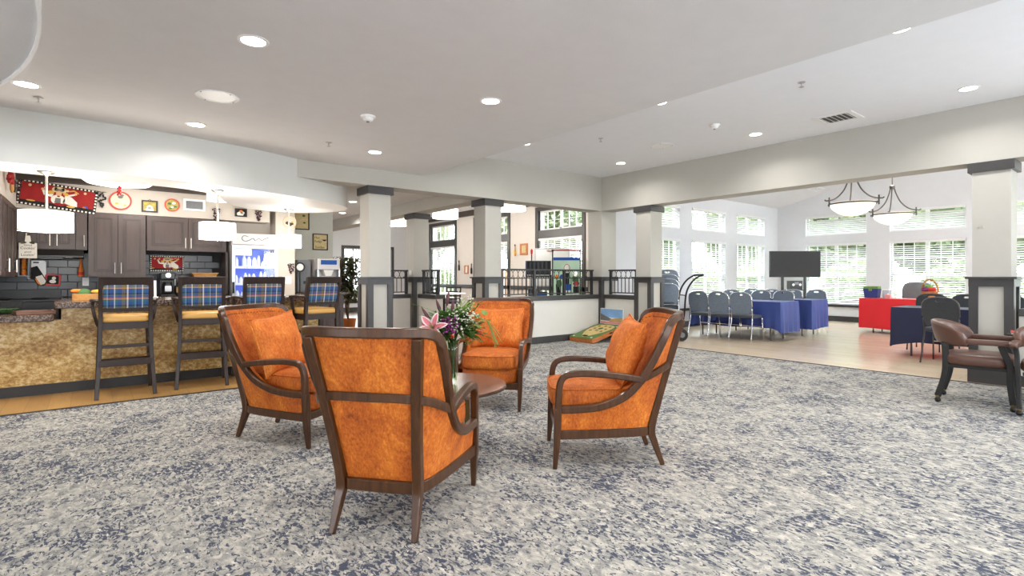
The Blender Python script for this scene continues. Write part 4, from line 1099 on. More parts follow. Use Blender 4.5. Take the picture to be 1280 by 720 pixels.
# television on a wheeled stand
tx, ty = 13.75, 6.02
t = thing('television_stand', 'large dark television on a tall black wheeled stand', 'television', (tx, ty, 0), YAW + R(90) + R(180) - R(180))
t.rotation_euler = (0, 0, YAW - R(90))       # local -Y looks at the seating
obj('screen_bezel', B(-.63, .63, -.03, .03, 1.19, 1.84), 'black_plastic', t, bevel=.006)
obj('screen', B(-.615, .615, -.034, -.029, 1.205, 1.825), 'screen_grey', t)
for s in (-1, 1):
    obj('pole', B(s * .28 - .025, s * .28 + .025, .03, .08, .1, 1.5), 'black_metal', t)
    obj('foot', B(s * .32 - .03, s * .32 + .03, -.35, .4, .05, .1), 'black_metal', t)
    for q in (-.3, .36): obj('caster', lathe(BM(), [(.02, 0), (.03, .02), (.03, .035), (.02, .05)], 10, (s * .32, q, 0)), 'rubber', t, smooth=True)
obj('shelf', B(-.30, .30, -.15, .25, .48, .51), 'black_metal', t); obj('upper_shelf', B(-.2, .2, -.1, .12, .86, .88), 'black_metal', t)
for (z0, w, h, nm, lb) in ((.512, .36, .17, 'audio_receiver', 'black audio receiver on the lower shelf of the television stand'), (.882, .30, .22, 'video_camera', 'boxy black video unit on the upper shelf of the television stand')):
    e = thing(nm, lb, 'electronics', (tx, ty, z0), YAW - R(90))
    obj('case', B(-w / 2, w / 2, -.09, .1, 0, h), 'black_plastic', e, bevel=.008)
    for s in (-1, 1): obj('dial', disc_y(BM(), .03, .012, 14, (s * w * .28, -.096, h * .55)), 'steel', e)
    obj('display', B(-.05, .05, -.094, -.089, h * .55, h * .85), 'grey_plastic', e)

# chair dollies
def dolly(x, y, rz, label):
    t = thing('chair_dolly', label, 'dolly', (x, y, 0), rz)
    for s in (-1, 1):
        obj('wheel', lathe(BM(), [(.05, -.03), (.10, -.028), (.115, 0), (.10, .028), (.05, .03)], 20), 'rubber', t, smooth=True, loc=(.0, s * .24, .115), rot=(R(90), 0, 0))
        obj('hub', lathe(BM(), [(.015, -.036), (.05, -.034), (.05, .034), (.015, .036)], 14), 'grey_plastic', t, smooth=True, loc=(.0, s * .24, .115), rot=(R(90), 0, 0))
        obj('side_tube', tube(BM(), cr([(-.39, s * .19, .16), (-.1, s * .19, .18), (.0, s * .19, .24), (.06, s * .19, .5), (.1, s * .19, .9), (.22, s * .19, 1.12), (.36, s * .19, 1.22)], 5), .017, 8), 'black_metal', t, smooth='all')
    obj('handle', tube(BM(), cr([(.36, -.19, 1.22), (.42, -.17, 1.235), (.43, 0, 1.236), (.42, .17, 1.235), (.36, .19, 1.22)], 4), .019, 8), 'rubber', t, smooth='all')
    obj('axle', tube(BM(), [(0, -.27, .115), (0, .27, .115)], .012, 8), 'steel', t)
    for q in (.5, .85): obj('cross_bar', tube(BM(), [(.06 + (q - .5) * .1, -.19, q), (.06 + (q - .5) * .1, .19, q)], .012, 8), 'black_metal', t)
    obj('toe_plate', B(-.40, -.05, -.21, .21, .145, .16), 'black_metal', t)
    return t
dolly(8.77, 5.99, R(-38), 'black wheeled chair dolly holding stacked banquet chairs beside the column')
dolly(12.1, 2.1, R(-20), 'black wheeled dolly handle standing beyond the navy table')
for k in range(4):
    a = R(-38); dx = -.36 - .0 * k
    banquet(8.60, 6.13, 40, 'grey banquet chair in the stack on the chair dolly', 'stacked chairs on the dolly', z=.162 + k * .085)

# bowl pendants
def bowl_pendant(x, y, label):
    zc = ZR - abs(y - 3.2) * .25
    t = thing('bowl_pendant', label, 'pendant lamp', (x, y, 2.18), group='bowl pendants')
    obj('bowl', lathe(BM(), [(.01, 0), (.10, .012), (.20, .055), (.28, .12), (.325, .20), (.335, .215), (.325, .215), (.27, .13), (.18, .07), (.01, .03)], 40, cap=False), 'lamp_alabaster', t, smooth='all')
    obj('rim_band', lathe(BM(), [(.337, .185), (.342, .19), (.342, .205), (.337, .21)], 40, cap=False), 'bronze', t, smooth='all')
    for k in range(3):
        a = R(25 + 120 * k); c_, s_ = math.cos(a), math.sin(a)
        pth = cr([(.03 * c_, .03 * s_, .72), (.06 * c_, .06 * s_, .60), (.14 * c_, .14 * s_, .42), (.27 * c_, .27 * s_, .29), (.42 * c_, .42 * s_, .245), (.46 * c_, .46 * s_, .26)], 5)
        ar = obj('arm', tube(BM(), pth, .011, 8), 'bronze', t, smooth='all')
        obj('arm_finial', tube(BM(), [(.385 * c_, .385 * s_, .15), (.385 * c_, .385 * s_, .30)], .012, 8), 'bronze', ar)
        obj('arm_clip', tube(BM(), [(.335 * c_, .335 * s_, .198), (.395 * c_, .395 * s_, .198)], .009, 6), 'bronze', ar)
    obj('crown', lathe(BM(), [(.035, .68), (.045, .70), (.045, .74), (.02, .76)], 14), 'bronze', t, smooth=True)
    obj('rod', tube(BM(), [(0, 0, .75), (0, 0, zc - 2.18 - .02)], .009, 8), 'bronze', t)
    obj('canopy', lathe(BM(), [(.07, zc - 2.18 - .03), (.075, zc - 2.18 - .004)], 18), 'bronze', t, smooth=True)
    l = bpy.data.lights.new('bulb', 'POINT'); l.energy = 30; l.shadow_soft_size = .12; l.color = (1, .93, .84)
    lo = bpy.data.objects.new('bulb', l); COL.objects.link(lo); lo.parent = t; lo.location = (.0, .0, .98)
bowl_pendant(9.65, 3.33, 'alabaster bowl pendant with curved metal arms hanging closest to the beam')
bowl_pendant(11.9, 3.43, 'alabaster bowl pendant with curved metal arms hanging deeper in the bright hall')
t = thing('air_vent', 'white air vent in the sloped ceiling of the bright hall', 'vent', (15.0, 6.03, 3.2 + (YL - 6.03) * .25 - .014))
t.rotation_euler = (R(-14.04), 0, 0)
obj('frame', plate(BM(), rect(-.3, .3, -.12, .12), [rect(-.26, .26, -.08, .08)], -.012, 0, lambda u, v_, w: (u, v_, w)), 'white_trim', t)
for k in range(5): obj('louvre', B(-.26, .26, -.075 + k * .034, -.06 + k * .034, -.01, -.002), 'white_trim', t)
obj('backing', B(-.26, .26, -.08, .08, -.002, 0), 'grey_plastic', t)

# ============================================================ CORNHOLE BOARD in the corner
t = thing('cornhole_board', 'tilted beanbag toss board printed as a baseball field in the corner', 'game board', (7.03, 6.85, 0))
tl = math.atan2(.19, .80)
ff = lambda u, v_, w: (u * math.cos(tl) - w * math.sin(tl), v_, u * math.sin(tl) + w * math.cos(tl))
hol = [circ(.033, 14, (.42 + i * .13 + (j == 0) * .03, j * .135), .030) for j in (-1, 0, 1) for i in (0, 1, 2) if not (i == 1 and j == 0)]
fh = rrect(.085, .165, -.065, .065, .02, 3)
obj('deck', plate(BM(), rect(0, .84, -.29, .29), hol + [fh], .082, .092, ff), 'grass_print', t)
inf = [(.06, 0), (.22, -.135), (.40, -.225), (.60, -.245), (.74, -.2), (.80, 0), (.74, .2), (.60, .245), (.40, .225), (.22, .135)]
inf = [(p.x, p.y) for p in cr([(a, b, 0) for a, b in inf], 3, True)]
obj('infield', plate(BM(), inf, hol + [fh], .0921, .0935, ff), 'sand_print', t)
bm = BM(); prism(bm, circ(.055, 16, (.565, 0), .05), .0936, .095, ff); obj('centre_emblem', bm, 'green_print', t)
bm = BM()
for c in ((.06, -.22), (.06, .22), (.74, -.25)): prism(bm, circ(.022, 10, c), .0925, .0935, ff)
obj('white_spots', bm, 'white_print', t)
for (a, b, c, d), nm in (((0, .84, -.29, -.27), 'side_rail'), ((0, .84, .27, .29), 'side_rail'), ((0, .02, -.27, .27), 'front_rail'), ((.82, .84, -.27, .27), 'rear_rail')):
    if nm == 'side_rail' and c < 0:
        bm = BM(); plate(bm, rect(a, b, .0, .082), [rrect(.46, .58, .03, .058, .012, 3)], c, d, lambda u, v_, w: ff(u, w, v_)); obj(nm, bm, 'board_wood', t)
    else:
        lo_ = [ff(u, v_, 0.0) for u, v_ in ((a, c), (b, c), (b, d), (a, d))]; hi_ = [ff(u, v_, .082) for u, v_ in ((a, c), (b, c), (b, d), (a, d))]; obj(nm, hexa(BM(), lo_, hi_), 'board_wood', t)
for s in (-1, 1): obj('leg', sweep(BM(), [(.82, s * .24, 0), (.76, s * .24, .20)], .03, .055, (0, 1, 0)), 'board_wood', t)
obj('cross_brace', B(.785, .805, -.24, .24, .07, .11), 'board_wood', t)
bb = lambda u, v_, w: (.825 + w + v_ * .05, u, .285 + v_)
pb = obj('backboard', prism(BM(), rect(-.285, .285, 0, .30), 0, .018, bb), 'white_print', t, label='backboard printed with a baseball stadium under a blue sky')
obj('sky_picture', prism(BM(), rect(-.275, .275, .13, .29), -.003, -.0002, bb), 'sky_print', pb)
obj('stand_picture', prism(BM(), [(-.275, .13), (-.05, .085), (.275, .20), (.275, .07), (-.275, .05)][::-1], -.0045, -.003, bb), 'grey_print', pb)
obj('field_picture', prism(BM(), [(-.275, .135), (-.1, .12), (.05, .085), (.05, .05), (-.275, .05)][::-1], -.0055, -.0045, bb), 'tan_print', pb)
obj('crowd_picture', prism(BM(), rect(-.275, .275, .008, .05), -.004, -.0002, bb), 'pink_print', pb)

# ============================================================ DINING ROOM THINGS
def drum_flush(x, y, z, r, h, zc, label, grp=None):
    t = thing('drum_light', label, 'ceiling lamp', (x, y, z), group=grp)
    obj('shade', lathe(BM(), [(r, 0), (r, h), (r - .008, h), (r - .008, .004)], 36, cap=False), 'drum_white', t, smooth=True)
    obj('diffuser', lathe(BM(), [(.001, .004), (r - .01, .004), (r - .01, .010), (.001, .010)], 36, cap=False), 'drum_white', t)
    obj('finial', lathe(BM(), [(.004, -.02), (.014, -.012), (.012, .003)], 12), 'nickel', t, smooth=True)
    obj('stem', lathe(BM(), [(.012, .01), (.012, zc - z - .025)], 10), 'nickel', t)
    obj('canopy', lathe(BM(), [(.06, zc - z - .026), (.065, zc - z - .001)], 18), 'nickel', t)
    return t
for (x, y), lb in zip(((7.25, 9.2), (6.9, 11.4), (6.8, 14.0)), ('wide white drum ceiling light above the equipment cart', 'wide white drum ceiling light above the dining chairs', 'wide white drum ceiling light at the far end of the dining room')):
    drum_flush(x, y, 2.66, .32, .22, 3.2, lb, 'dining drum lights')
    l = bpy.data.lights.new('bulb', 'POINT'); l.energy = 60; l.shadow_soft_size = .2; l.color = (1, .95, .88)
    lo = bpy.data.objects.new('dining_bulb', l); COL.objects.link(lo); lo.location = (x, y, 2.5)
t = thing('dining_table', 'white topped dining table by the dining room window', 'table', (7.75, 12.9, 0))
obj('table_top', B(-.45, .45, -.45, .45, .71, .75), 'white_plastic', t, bevel=.01); obj('pedestal', lathe(BM(), [(.05, .04), (.045, .7)], 14), 'black_metal', t)
obj('base', lathe(BM(), [(.26, 0), (.25, .03), (.05, .04)], 20), 'black_metal', t)
def dchair(x, y, a, label):
    t = thing('dining_chair', label, 'chair', (x, y, 0), fwd(a), 'dining chairs')
    for s in (-1, 1):
        obj('rear_leg', sweep(BM(), [(s * .2, -.22, 0), (s * .2, -.2, .45), (s * .21, -.27, .92)], .035, .035, (1, 0, 0)), 'black_wood', t)
        obj('front_leg', leg4(BM(), (s * .2, .2, 0), (s * .2, .2, .43), .03, .035), 'black_wood', t)
    obj('seat', puff(BM(), (0, 0, .45), (.22, .22, .03), 6, 6), 'chair_fabric_dark', t, smooth='all')
    for z in (.88, .76, .64, .55): obj('back_slat', B(-.2, .2, -.235 - (z - .45) * .14, -.215 - (z - .45) * .14, z - .02, z + .02), 'black_wood', t)
dchair(7.05, 12.35, 45, 'black slat back dining chair at the white table nearer the walkway')
dchair(8.2, 13.2, 225, 'black slat back dining chair at the white table against the window')
# wall ornaments between the dining windows
y_, z_ = on_x(654.5, 311.5, XD - .02)
t = thing('framed_picture', 'small square brown framed picture between the dining windows', 'picture', (XD - .004, y_, z_), R(-90))
obj('frame', plate(BM(), rect(-.15, .15, -.15, .15), [rect(-.10, .10, -.10, .10)], -.03, 0, XZ), 'board_wood', t); obj('picture', B(-.10, .10, -.012, -.004, -.10, .10), 'cream_print', t)
for px_, py_, lb in ((644, 314, 'yellow bottle ornament hanging beside the brown framed picture'), (574, 333, 'dark sconce ornament beside the far dining window'), (589.5, 337, 'dark sconce ornament next to the grey column')):
    y_, z_ = on_x(px_, py_, XD - .02)
    t = thing('wall_ornament', lb, 'ornament', (XD - .03, y_, z_))
    obj('body', lathe(BM(), [(.02, -.13), (.03, -.11), (.03, .02), (.012, .07), (.012, .14)], 12), 'gold_print' if px_ == 644 else 'black_metal', t, smooth=True)
    obj('cap', lathe(BM(), [(.014, .141), (.016, .18)], 10), 'black_metal', t)
y_, z_ = on_x(583, 337, XD - .02)
t = thing('framed_picture', 'small brown framed picture beside the sconce near the far dining window', 'picture', (XD - .004, y_, z_), R(-90))
obj('frame', plate(BM(), rect(-.10, .10, -.13, .13), [rect(-.07, .07, -.10, .10)], -.03, 0, XZ), 'board_wood', t); obj('picture', B(-.07, .07, -.012, -.004, -.10, .10), 'white_print', t)
# whiteboard, equipment cart, game banner behind the railing
def at(px, d):
    r = ray(px); return r[0] * d, r[1] * d
x, y = at(690, 12.1)
t = thing('whiteboard', 'blank white easel board behind the game banner', 'whiteboard', (x, y, 0), YAW - R(90))
obj('panel', B(-.38, .38, -.01, .01, 1.0, 1.83), 'white_plastic', t); obj('frame', plate(BM(), rect(-.40, .40, .98, 1.85), [rect(-.375, .375, 1.005, 1.825)], -.015, .015, XZ), 'appliance_grey', t)
for s in (-1, 1): obj('leg', tube(BM(), [(s * .36, 0, 0), (s * .36, 0, .98)], .015, 8), 'appliance_grey', t)
obj('marker', tube(BM(), [(-.12, -.018, 1.79), (.02, -.018, 1.785)], .008, 6), 'red_toy', t)
x, y = at(673, 11.4)
t = thing('equipment_cart', 'black equipment cart with a ridged case on top behind the railing', 'cart', (x, y, 0), YAW - R(90))
obj('case', B(-.26, .26, -.15, .15, 1.24, 1.54), 'black_plastic', t, bevel=.01)
for k in range(6): obj('case_rib', B(-.24 + k * .085, -.20 + k * .085, -.165, -.15, 1.26, 1.52), 'rubber', t)
obj('blue_edge', B(-.275, -.26, -.15, .15, 1.05, 1.54), 'blue_print', t)
for z in (.12, .62, 1.19): obj('shelf', B(-.27, .27, -.18, .18, z, z + .04), 'black_metal', t)
for sx in (-1, 1):
    for sy in (-1, 1): obj('upright', B(sx * .26 - .012, sx * .26 + .012, sy * .17 - .012, sy * .17 + .012, .05, 1.24), 'black_metal', t); obj('caster', lathe(BM(), [(.015, 0), (.025, .012), (.025, .035), (.015, .05)], 10, (sx * .26, sy * .17, 0)), 'rubber', t, smooth=True)
for i, (dx, z, w, h, m, lb) in enumerate(((-.12, 1.0, .10, .0, '', ''),)): pass
for dx, w, h, m, z, lb in ((-.13, .09, .26, 'black_plastic', .662, 'black speaker box on the middle shelf of the equipment cart'), (.08, .10, .20, 'blue_print', .662, 'blue box on the middle shelf of the equipment cart'), (-.05, .2, .3, 'grey_plastic', .162, 'grey tub on the bottom shelf of the equipment cart')):
    e = thing('storage_box', lb, 'box', (x + CR[0] * dx, y + CR[1] * dx, z), YAW - R(90)); obj('body', B(-w, w, -.12, .12, 0, h), m, e, bevel=.012); obj('lid', B(-w - .005, w + .005, -.125, .125, h, h + .02), 'black_plastic', e)
t2 = thing('ball_cap_stand', 'thin black microphone stand with a red tip behind the ridged case', 'stand', (x - .02 + CF[0] * .3 + CR[0] * -.12, y + CF[1] * .3 + CR[1] * -.12, 0))
t2.name = 'microphone_stand'
obj('pole', tube(BM(), [(0, 0, .02), (0, 0, 1.68)], .012, 8), 'black_metal', t2); obj('microphone', lathe(BM(), [(.012, 1.68), (.022, 1.72), (.028, 1.78), (.012, 1.81)], 12), 'red_toy', t2, smooth=True); obj('base', lathe(BM(), [(.14, 0), (.13, .02)], 18), 'black_metal', t2)
x, y = at(708, 10.95)
t = thing('game_banner', 'pale green banner with cartoon children and face holes on a pipe frame', 'banner', (x, y, 0), YAW - R(90))
for s in (-1, 1):
    obj('pipe', tube(BM(), [(s * .285, 0, .02), (s * .285, 0, 1.74)], .013, 8), 'black_metal', t); obj('elbow', puff(BM(), (s * .285, 0, 1.74), (.022, .022, .022), 4, 4), 'black_plastic', t)
    obj('foot', tube(BM(), [(s * .285, -.22, .016), (s * .285, .22, .016)], .015, 8), 'black_metal', t)
obj('top_pipe', tube(BM(), [(-.285, 0, 1.745), (.285, 0, 1.745)], .012, 8), 'red_toy', t)
h1, h2 = circ(.055, 16, (.01, 1.38), .07), circ(.05, 16, (.18, 1.28), .06)
bn = obj('sheet', plate(BM(), rect(-.27, .27, .72, 1.60), [h1, h2], -.004, .004, XZ), 'pale_green_print', t)
obj('blue_header', B(-.27, .27, -.007, -.0045, 1.54, 1.60), 'blue_print', bn)
obj('face_rim', plate(BM(), circ(.066, 18, (.01, 1.38), .082), [h1], -.008, -.0045, XZ), 'red_toy', bn); obj('face_rim', plate(BM(), circ(.06, 18, (.18, 1.28), .07), [h2], -.008, -.0045, XZ), 'white_print', bn)
def figs(m, shapes):
    bm = BM()
    for s in shapes: prism(bm, s, -.009, -.0045, XZ)
    obj('printed_figures', bm, m, bn)
figs('black_print', [rect(-.02, .06, 1.05, 1.28), [(-.2, .75), (-.12, .75), (-.14, 1.0), (-.22, 1.05)], rect(.14, .26, .88, 1.0)])
figs('blue_print', [rect(-.03, .09, .92, 1.05), rect(-.02, .1, .74, .78), circ(.05, 12, (-.09, 1.2))])
figs('red_toy', [circ(.07, 12, (.2, 1.06), .045)])
figs('green_print', [rect(.12, .24, 1.1, 1.2), circ(.06, 10, (-.15, 1.06), .08)])
figs('orange_print', [circ(.03, 10, (-.2, 1.2), .05)])
figs('white_print', [rect(.13, .16, .74, .88), rect(.21, .24, .74, .88), rect(0, .02, .78, .92), rect(.05, .07, .78, .92)])

# ============================================================ OUTSIDE
struct('floor_lawn_far', B(XF + .2, 60, -40, 60, -.25, -.15), 'lawn')
struct('floor_lawn_side', B(XD + .2, XF + .2, YL + .2, 60, -.25, -.15), 'lawn')
struct('floor_lawn_back', B(-40, XD + .2, YD + .2, 60, -.25, -.15), 'lawn')
def leafcloud(n, seed, rx, ry, rz, zc, size):
    rg = random.Random(seed); bm = BM()
    for k in range(n):
        while True:
            p = Vector((rg.uniform(-1, 1), rg.uniform(-1, 1), rg.uniform(-1, 1)))
            if .25 < p.length < 1: break
        p = Vector((p.x * rx, p.y * ry, zc + p.z * rz)); a = Vector((rg.gauss(0, 1), rg.gauss(0, 1), rg.gauss(0, 1))).normalized(); b = a.orthogonal().normalized()
        s = size * rg.uniform(.6, 1.3)
        bm.faces.new([bm.verts.new(p + a * s), bm.verts.new(p + b * s * .5), bm.verts.new(p - a * s), bm.verts.new(p - b * s * .5)])
    return bm
def tree(label, grp):
    t = thing('tree', label, 'tree', group=grp)
    obj('trunk', tube(BM(), cr([(0, 0, -.2), (.05, 0, 1.2), (-.04, .05, 2.6), (.05, 0, 4)], 4), [.16 - .008 * i for i in range(13)], 8), 'bark', t, smooth='all')
    obj('crown', leafcloud(5200, 5, 2.0, 2.0, 2.2, 3.5, .19), 'tree_leaf', t, kind='stuff')
    return t
def shrub(label, grp):
    t = thing('shrub', label, 'shrub', group=grp)
    obj('foliage', leafcloud(3000, 8, 1.3, 1.2, 1.0, .8, .10), 'tree_leaf', t, kind='stuff')
    obj('stem', tube(BM(), [(0, 0, -.2), (.02, 0, .8)], .05, 6), 'bark', t)
    return t
TRE = tree('leafy pale green tree standing outside the bright hall windows', 'trees outside'); SHR = shrub('bushy pale green shrub growing outside the bright hall windows', 'shrubs outside')
spots = [(24.9, 8.9), (25.3, 4.6), (24.6, .4), (24.9, -3.9), (20.5, 15.6), (15.6, 17.8), (25, 13.2), (11.2, 22.0), (29.2, 6.9), (29.4, 2.4), (29.0, -1.9), (29.6, 11.2)]
for i, (x, y) in enumerate(spots):
    if i == 0: TRE.location = (x, y, 0)
    else: dup(TRE, (x, y, 0), i * 1.3)
spots = [(21.2, 7.2), (21.8, 4.2), (21.0, 1.2), (21.3, -1.8), (20.4, 10.3), (15.0, 11.6), (12.1, 11.8), (17.9, 11.8), (10.9, 17.0)]
for i, (x, y) in enumerate(spots):
    if i == 0: SHR.location = (x, y, 0)
    else: dup(SHR, (x, y, 0), i * 1.1)
t = thing('garden_fence', 'brown wooden board fence in the garden outside', 'fence', (10.5, 15.6, -.15))
for k, z in enumerate((.35, 1.25)): obj('rail', B(0, 8.4, .03, .08, z, z + .08), 'fence_wood', t)
fbm = obj('board', B(0, .17, 0, .03, 0, 1.6), 'fence_wood', t)
for k in range(1, 45): obj('board', fbm.data, None, t, loc=(k * .187, 0, 0))

# ============================================================ BAR AND KITCHEN
YBAR = 7.22
t = thing('bar_counter_base', 'gold brown stone panelled bar front with dark kick base', 'bar', (0, 0, 0))
obj('stone_panel', B(-.25, 2.40, YBAR, YBAR + .04, .105, .878), 'gold_stone_panel', t)
obj('low_stone_panel', B(-4.2, -.25, YBAR, YBAR + .04, .105, .755), 'gold_stone_panel', t)
obj('kick_base', B(-4.2, 2.40, YBAR - .012, YBAR + .04, .0, .105), 'kick_black', t)
obj('carcass', B(-4.2, 2.40, YBAR + .04, 7.60, 0, .74), 'cabinet_wood', t)
obj('raised_carcass', B(-.25, 2.40, YBAR + .04, 7.82, .74, .878), 'cabinet_wood', t)
bm = prism(BM(), rrect(-.30, 2.47, 6.98, 7.86, .05, 4), .880, .945); o = obj('countertop', bm, 'dark_granite', bevel=.008); tag(o, 'dark granite countertop on the raised bar behind the stools', 'countertop')
bm = prism(BM(), rrect(-4.2, -.30, 6.98, 7.63, .02, 4), .757, .822); o = obj('countertop', bm, 'dark_granite', bevel=.008); tag(o, 'low dark granite countertop at the lowered end of the bar', 'countertop')

# cabinets
def door_mesh(w, h):
    bm = BM(); box(bm, 0, w, -.02, 0, 0, h); return bm
def cab_door(parent, x0, x1, z0, z1, y, hx, hz, f=None, handle=True, vertical=True):
    f = f or (lambda u, v_, w: (u, y + w, v_))
    g = .004
    bm = BM(); fbox(bm, f, x0 + g, x1 - g, -.02, -.001, z0 + g, z1 - g); d = obj('door', bm, 'cabinet_wood', parent)
    m = .055; i0, i1, j0, j1 = x0 + g + m, x1 - g - m, z0 + g + m, z1 - g - m
    if i1 - i0 > .05 and j1 - j0 > .05:
        bm = BM(); plate(bm, rect(i0, i1, j0, j1), [rect(i0 + .014, i1 - .014, j0 + .014, j1 - .014)], -.028, -.0201, f); obj('panel_moulding', bm, 'dark_brown_trim', d)
        bm = BM(); fbox(bm, f, i0 + .03, i1 - .03, -.026, -.0201, j0 + .03, j1 - .03); obj('raised_panel', bm, 'cabinet_wood', d, bevel=.004)
    if handle:
        bm = BM()
        if vertical:
            tube(bm, [f(hx, hz - .075, -.045), f(hx, hz + .075, -.045)], .006, 8)
            for q in (-.055, .055): tube(bm, [f(hx, hz + q, -.02), f(hx, hz + q, -.045)], .005, 6)
        else:
            tube(bm, [f(hx - .06, hz, -.045), f(hx + .06, hz, -.045)], .006, 8)
            for q in (-.045, .045): tube(bm, [f(hx + q, hz, -.02), f(hx + q, hz, -.045)], .005, 6)
        obj('handle', bm, 'nickel', d, smooth=True, label='brushed nickel bar handle')
    return d
def wall_cabinet(x0, x1, z0, z1, ndoor, label, yf=9.15, handles=None):
    t = thing('wall_cabinet', label, 'cabinet', (0, 0, 0))
    obj('body', B(x0 + .001, x1 - .001, yf, YK - .002, z0, z1), 'cabinet_wood', t)
    w = (x1 - x0) / ndoor
    for k in range(ndoor):
        a, b = x0 + k * w, x0 + (k + 1) * w
        right = (k % 2 == 0)
        cab_door(t, a, b, z0 + .01, z1 - .005, yf, (b - .035) if right else (a + .035), z0 + .12)
    return t
wall_cabinet(-.62, -.17, 1.56, 2.07, 2, 'grey brown double cabinet above the black range hood')
wall_cabinet(-.17, -.05, 1.56, 2.07, 1, 'narrow grey brown cabinet between the hood cabinet and the tall doors')
wall_cabinet(-.74, -.62, 1.56, 2.07, 1, 'narrow grey brown filler cabinet in the kitchen corner')
wall_cabinet(-.04, .60, 1.20, 2.07, 2, 'tall grey brown double door cabinet beside the chef wall hanging')
wall_cabinet(.61, 1.62, 1.575, 2.07, 2, 'wide grey brown double cabinet above the small chef sign')
# left wall cabinets, facing +X
t = thing('wall_cabinet', 'grey brown cabinet run along the left kitchen wall', 'cabinet')
obj('body', B(-1.098, -.76, 7.65, 9.14, 1.20, 2.07), 'cabinet_wood', t)
fl_ = lambda u, v_, w: (-.76 - w, u, v_)
for k, (a, b) in enumerate(((7.66, 8.03), (8.03, 8.40), (8.40, 8.77), (8.77, 9.13))): cab_door(t, a, b, 1.21, 2.065, 0, b - .035 if k % 2 == 0 else a + .035, 1.33, fl_)
# open shelf beside the hood, jars on it
t = thing('open_shelf_box', 'small open corner shelf box beside the range hood', 'shelf')
obj('side', B(-.74, -.725, 9.17, YK - .03, 1.22, 1.55), 'grey_plastic', t); obj('side', B(-.645, -.63, 9.17, YK - .03, 1.22, 1.55), 'grey_plastic', t)
obj('bottom', B(-.74, -.63, 9.17, YK - .03, 1.205, 1.22), 'grey_plastic', t); obj('back', B(-.725, -.645, YK - .05, YK - .03, 1.22, 1.55), 'black_plastic', t)
for k in range(3):
    j = thing('spice_jar', 'amber pasta jar in the tall pile on the corner shelf' , 'jar', (-.685, 9.24, 1.2215 + k * .076), group='jars on the corner shelf')
    obj('glass', lathe(BM(), [(.02, 0), (.026, .006), (.026, .05), (.02, .06)], 12), 'orange_print', j, smooth=True); obj('lid', lathe(BM(), [(.022, .0602), (.022, .073)], 12), 'gold_print', j)
t = thing('range_hood', 'slim black range hood under the double cabinet', 'hood')
obj('shell', hexa(BM(), [(-.60, 9.02, 1.46), (-.09, 9.02, 1.46), (-.09, YK - .03, 1.44), (-.60, YK - .03, 1.44)], [(-.60, 9.10, 1.555), (-.09, 9.10, 1.555), (-.09, YK - .03, 1.555), (-.60, YK - .03, 1.555)]), 'black_metal', t, bevel=.004)
obj('filter', B(-.52, -.3, 9.1, 9.3, 1.437, 1.45), 'grey_plastic', t); obj('light_lens', B(-.27, -.2, 9.06, 9.12, 1.45, 1.458), 'white_plastic', t)
obj('trim_lip', B(-.60, -.09, 9.01, 9.03, 1.455, 1.475), 'black_metal', t)
# backsplash with single tiles
bs = struct('wall_backsplash', B(-1.09, 1.62, YK - .025, YK - .001, .92, 1.58), 'grout')
TLW, TLH = .205, .1
tm = obj('tile', B(.003, TLW - .003, -.006, 0, .003, TLH - .003), 'tile_slate', bs, bevel=.002, loc=(-1.08, YK - .026, .93))
th = obj('tile', B(.003, TLW / 2 - .003, -.006, 0, .003, TLH - .003), 'tile_slate', bs, bevel=.002, loc=(1.62 - .11, YK - .026, .93))
for r_ in range(6):
    off = 0 if r_ % 2 == 0 else -TLW / 2
    for k in range(14):
        x = -1.08 + off + k * TLW
        if x < -1.09 or x + TLW > 1.61 or (r_ == 0 and k == 0): continue
        o = obj('tile', tm.data, None, bs, loc=(x, YK - .026, .93 + r_ * TLH), bevel=.002)
struct('trim_7', B(1.605, 1.64, 9.10, YK - .001, .93, 1.57), 'dark_brown_trim')
# base cabinets and back worktop
t = thing('base_cabinet', 'grey brown base cabinet run under the back worktop', 'cabinet')
obj('body', B(-.30, 1.62, 8.90, YK - .03, .1, .88), 'cabinet_wood', t); obj('toe_kick', B(-.30, 1.62, 8.95, YK - .03, 0, .1), 'kick_black', t)
for k in range(4): cab_door(t, -.30 + k * .48, .18 + k * .48, .12, .86, 8.90, .14 + k * .48, .75)
o = obj('countertop', B(-.31, 1.62, 8.86, YK - .03, .883, .92), 'dark_granite', bevel=.005); tag(o, 'dark granite back worktop under the slate tiles', 'countertop')
t = thing('stove', 'black and steel stove below the range hood', 'stove')
obj('body', B(-1.05, -.33, 8.88, YK - .03, 0, .89), 'black_metal', t, bevel=.005); obj('cooktop', B(-1.05, -.33, 8.86, YK - .03, .891, .915), 'black_plastic', t, bevel=.004)
obj('back_guard', B(-1.05, -.33, YK - .08, YK - .03, .915, 1.03), 'black_metal', t)
for k in range(4): obj('burner', lathe(BM(), [(.08, .916), (.085, .925), (.06, .928)], 18, (-.88 + (k % 2) * .36, 9.02 + (k // 2) * .22, 0)), 'rubber', t)
obj('oven_handle', tube(BM(), [(-1.0, 8.84, .78), (-.38, 8.84, .78)], .011, 8), 'steel', t)
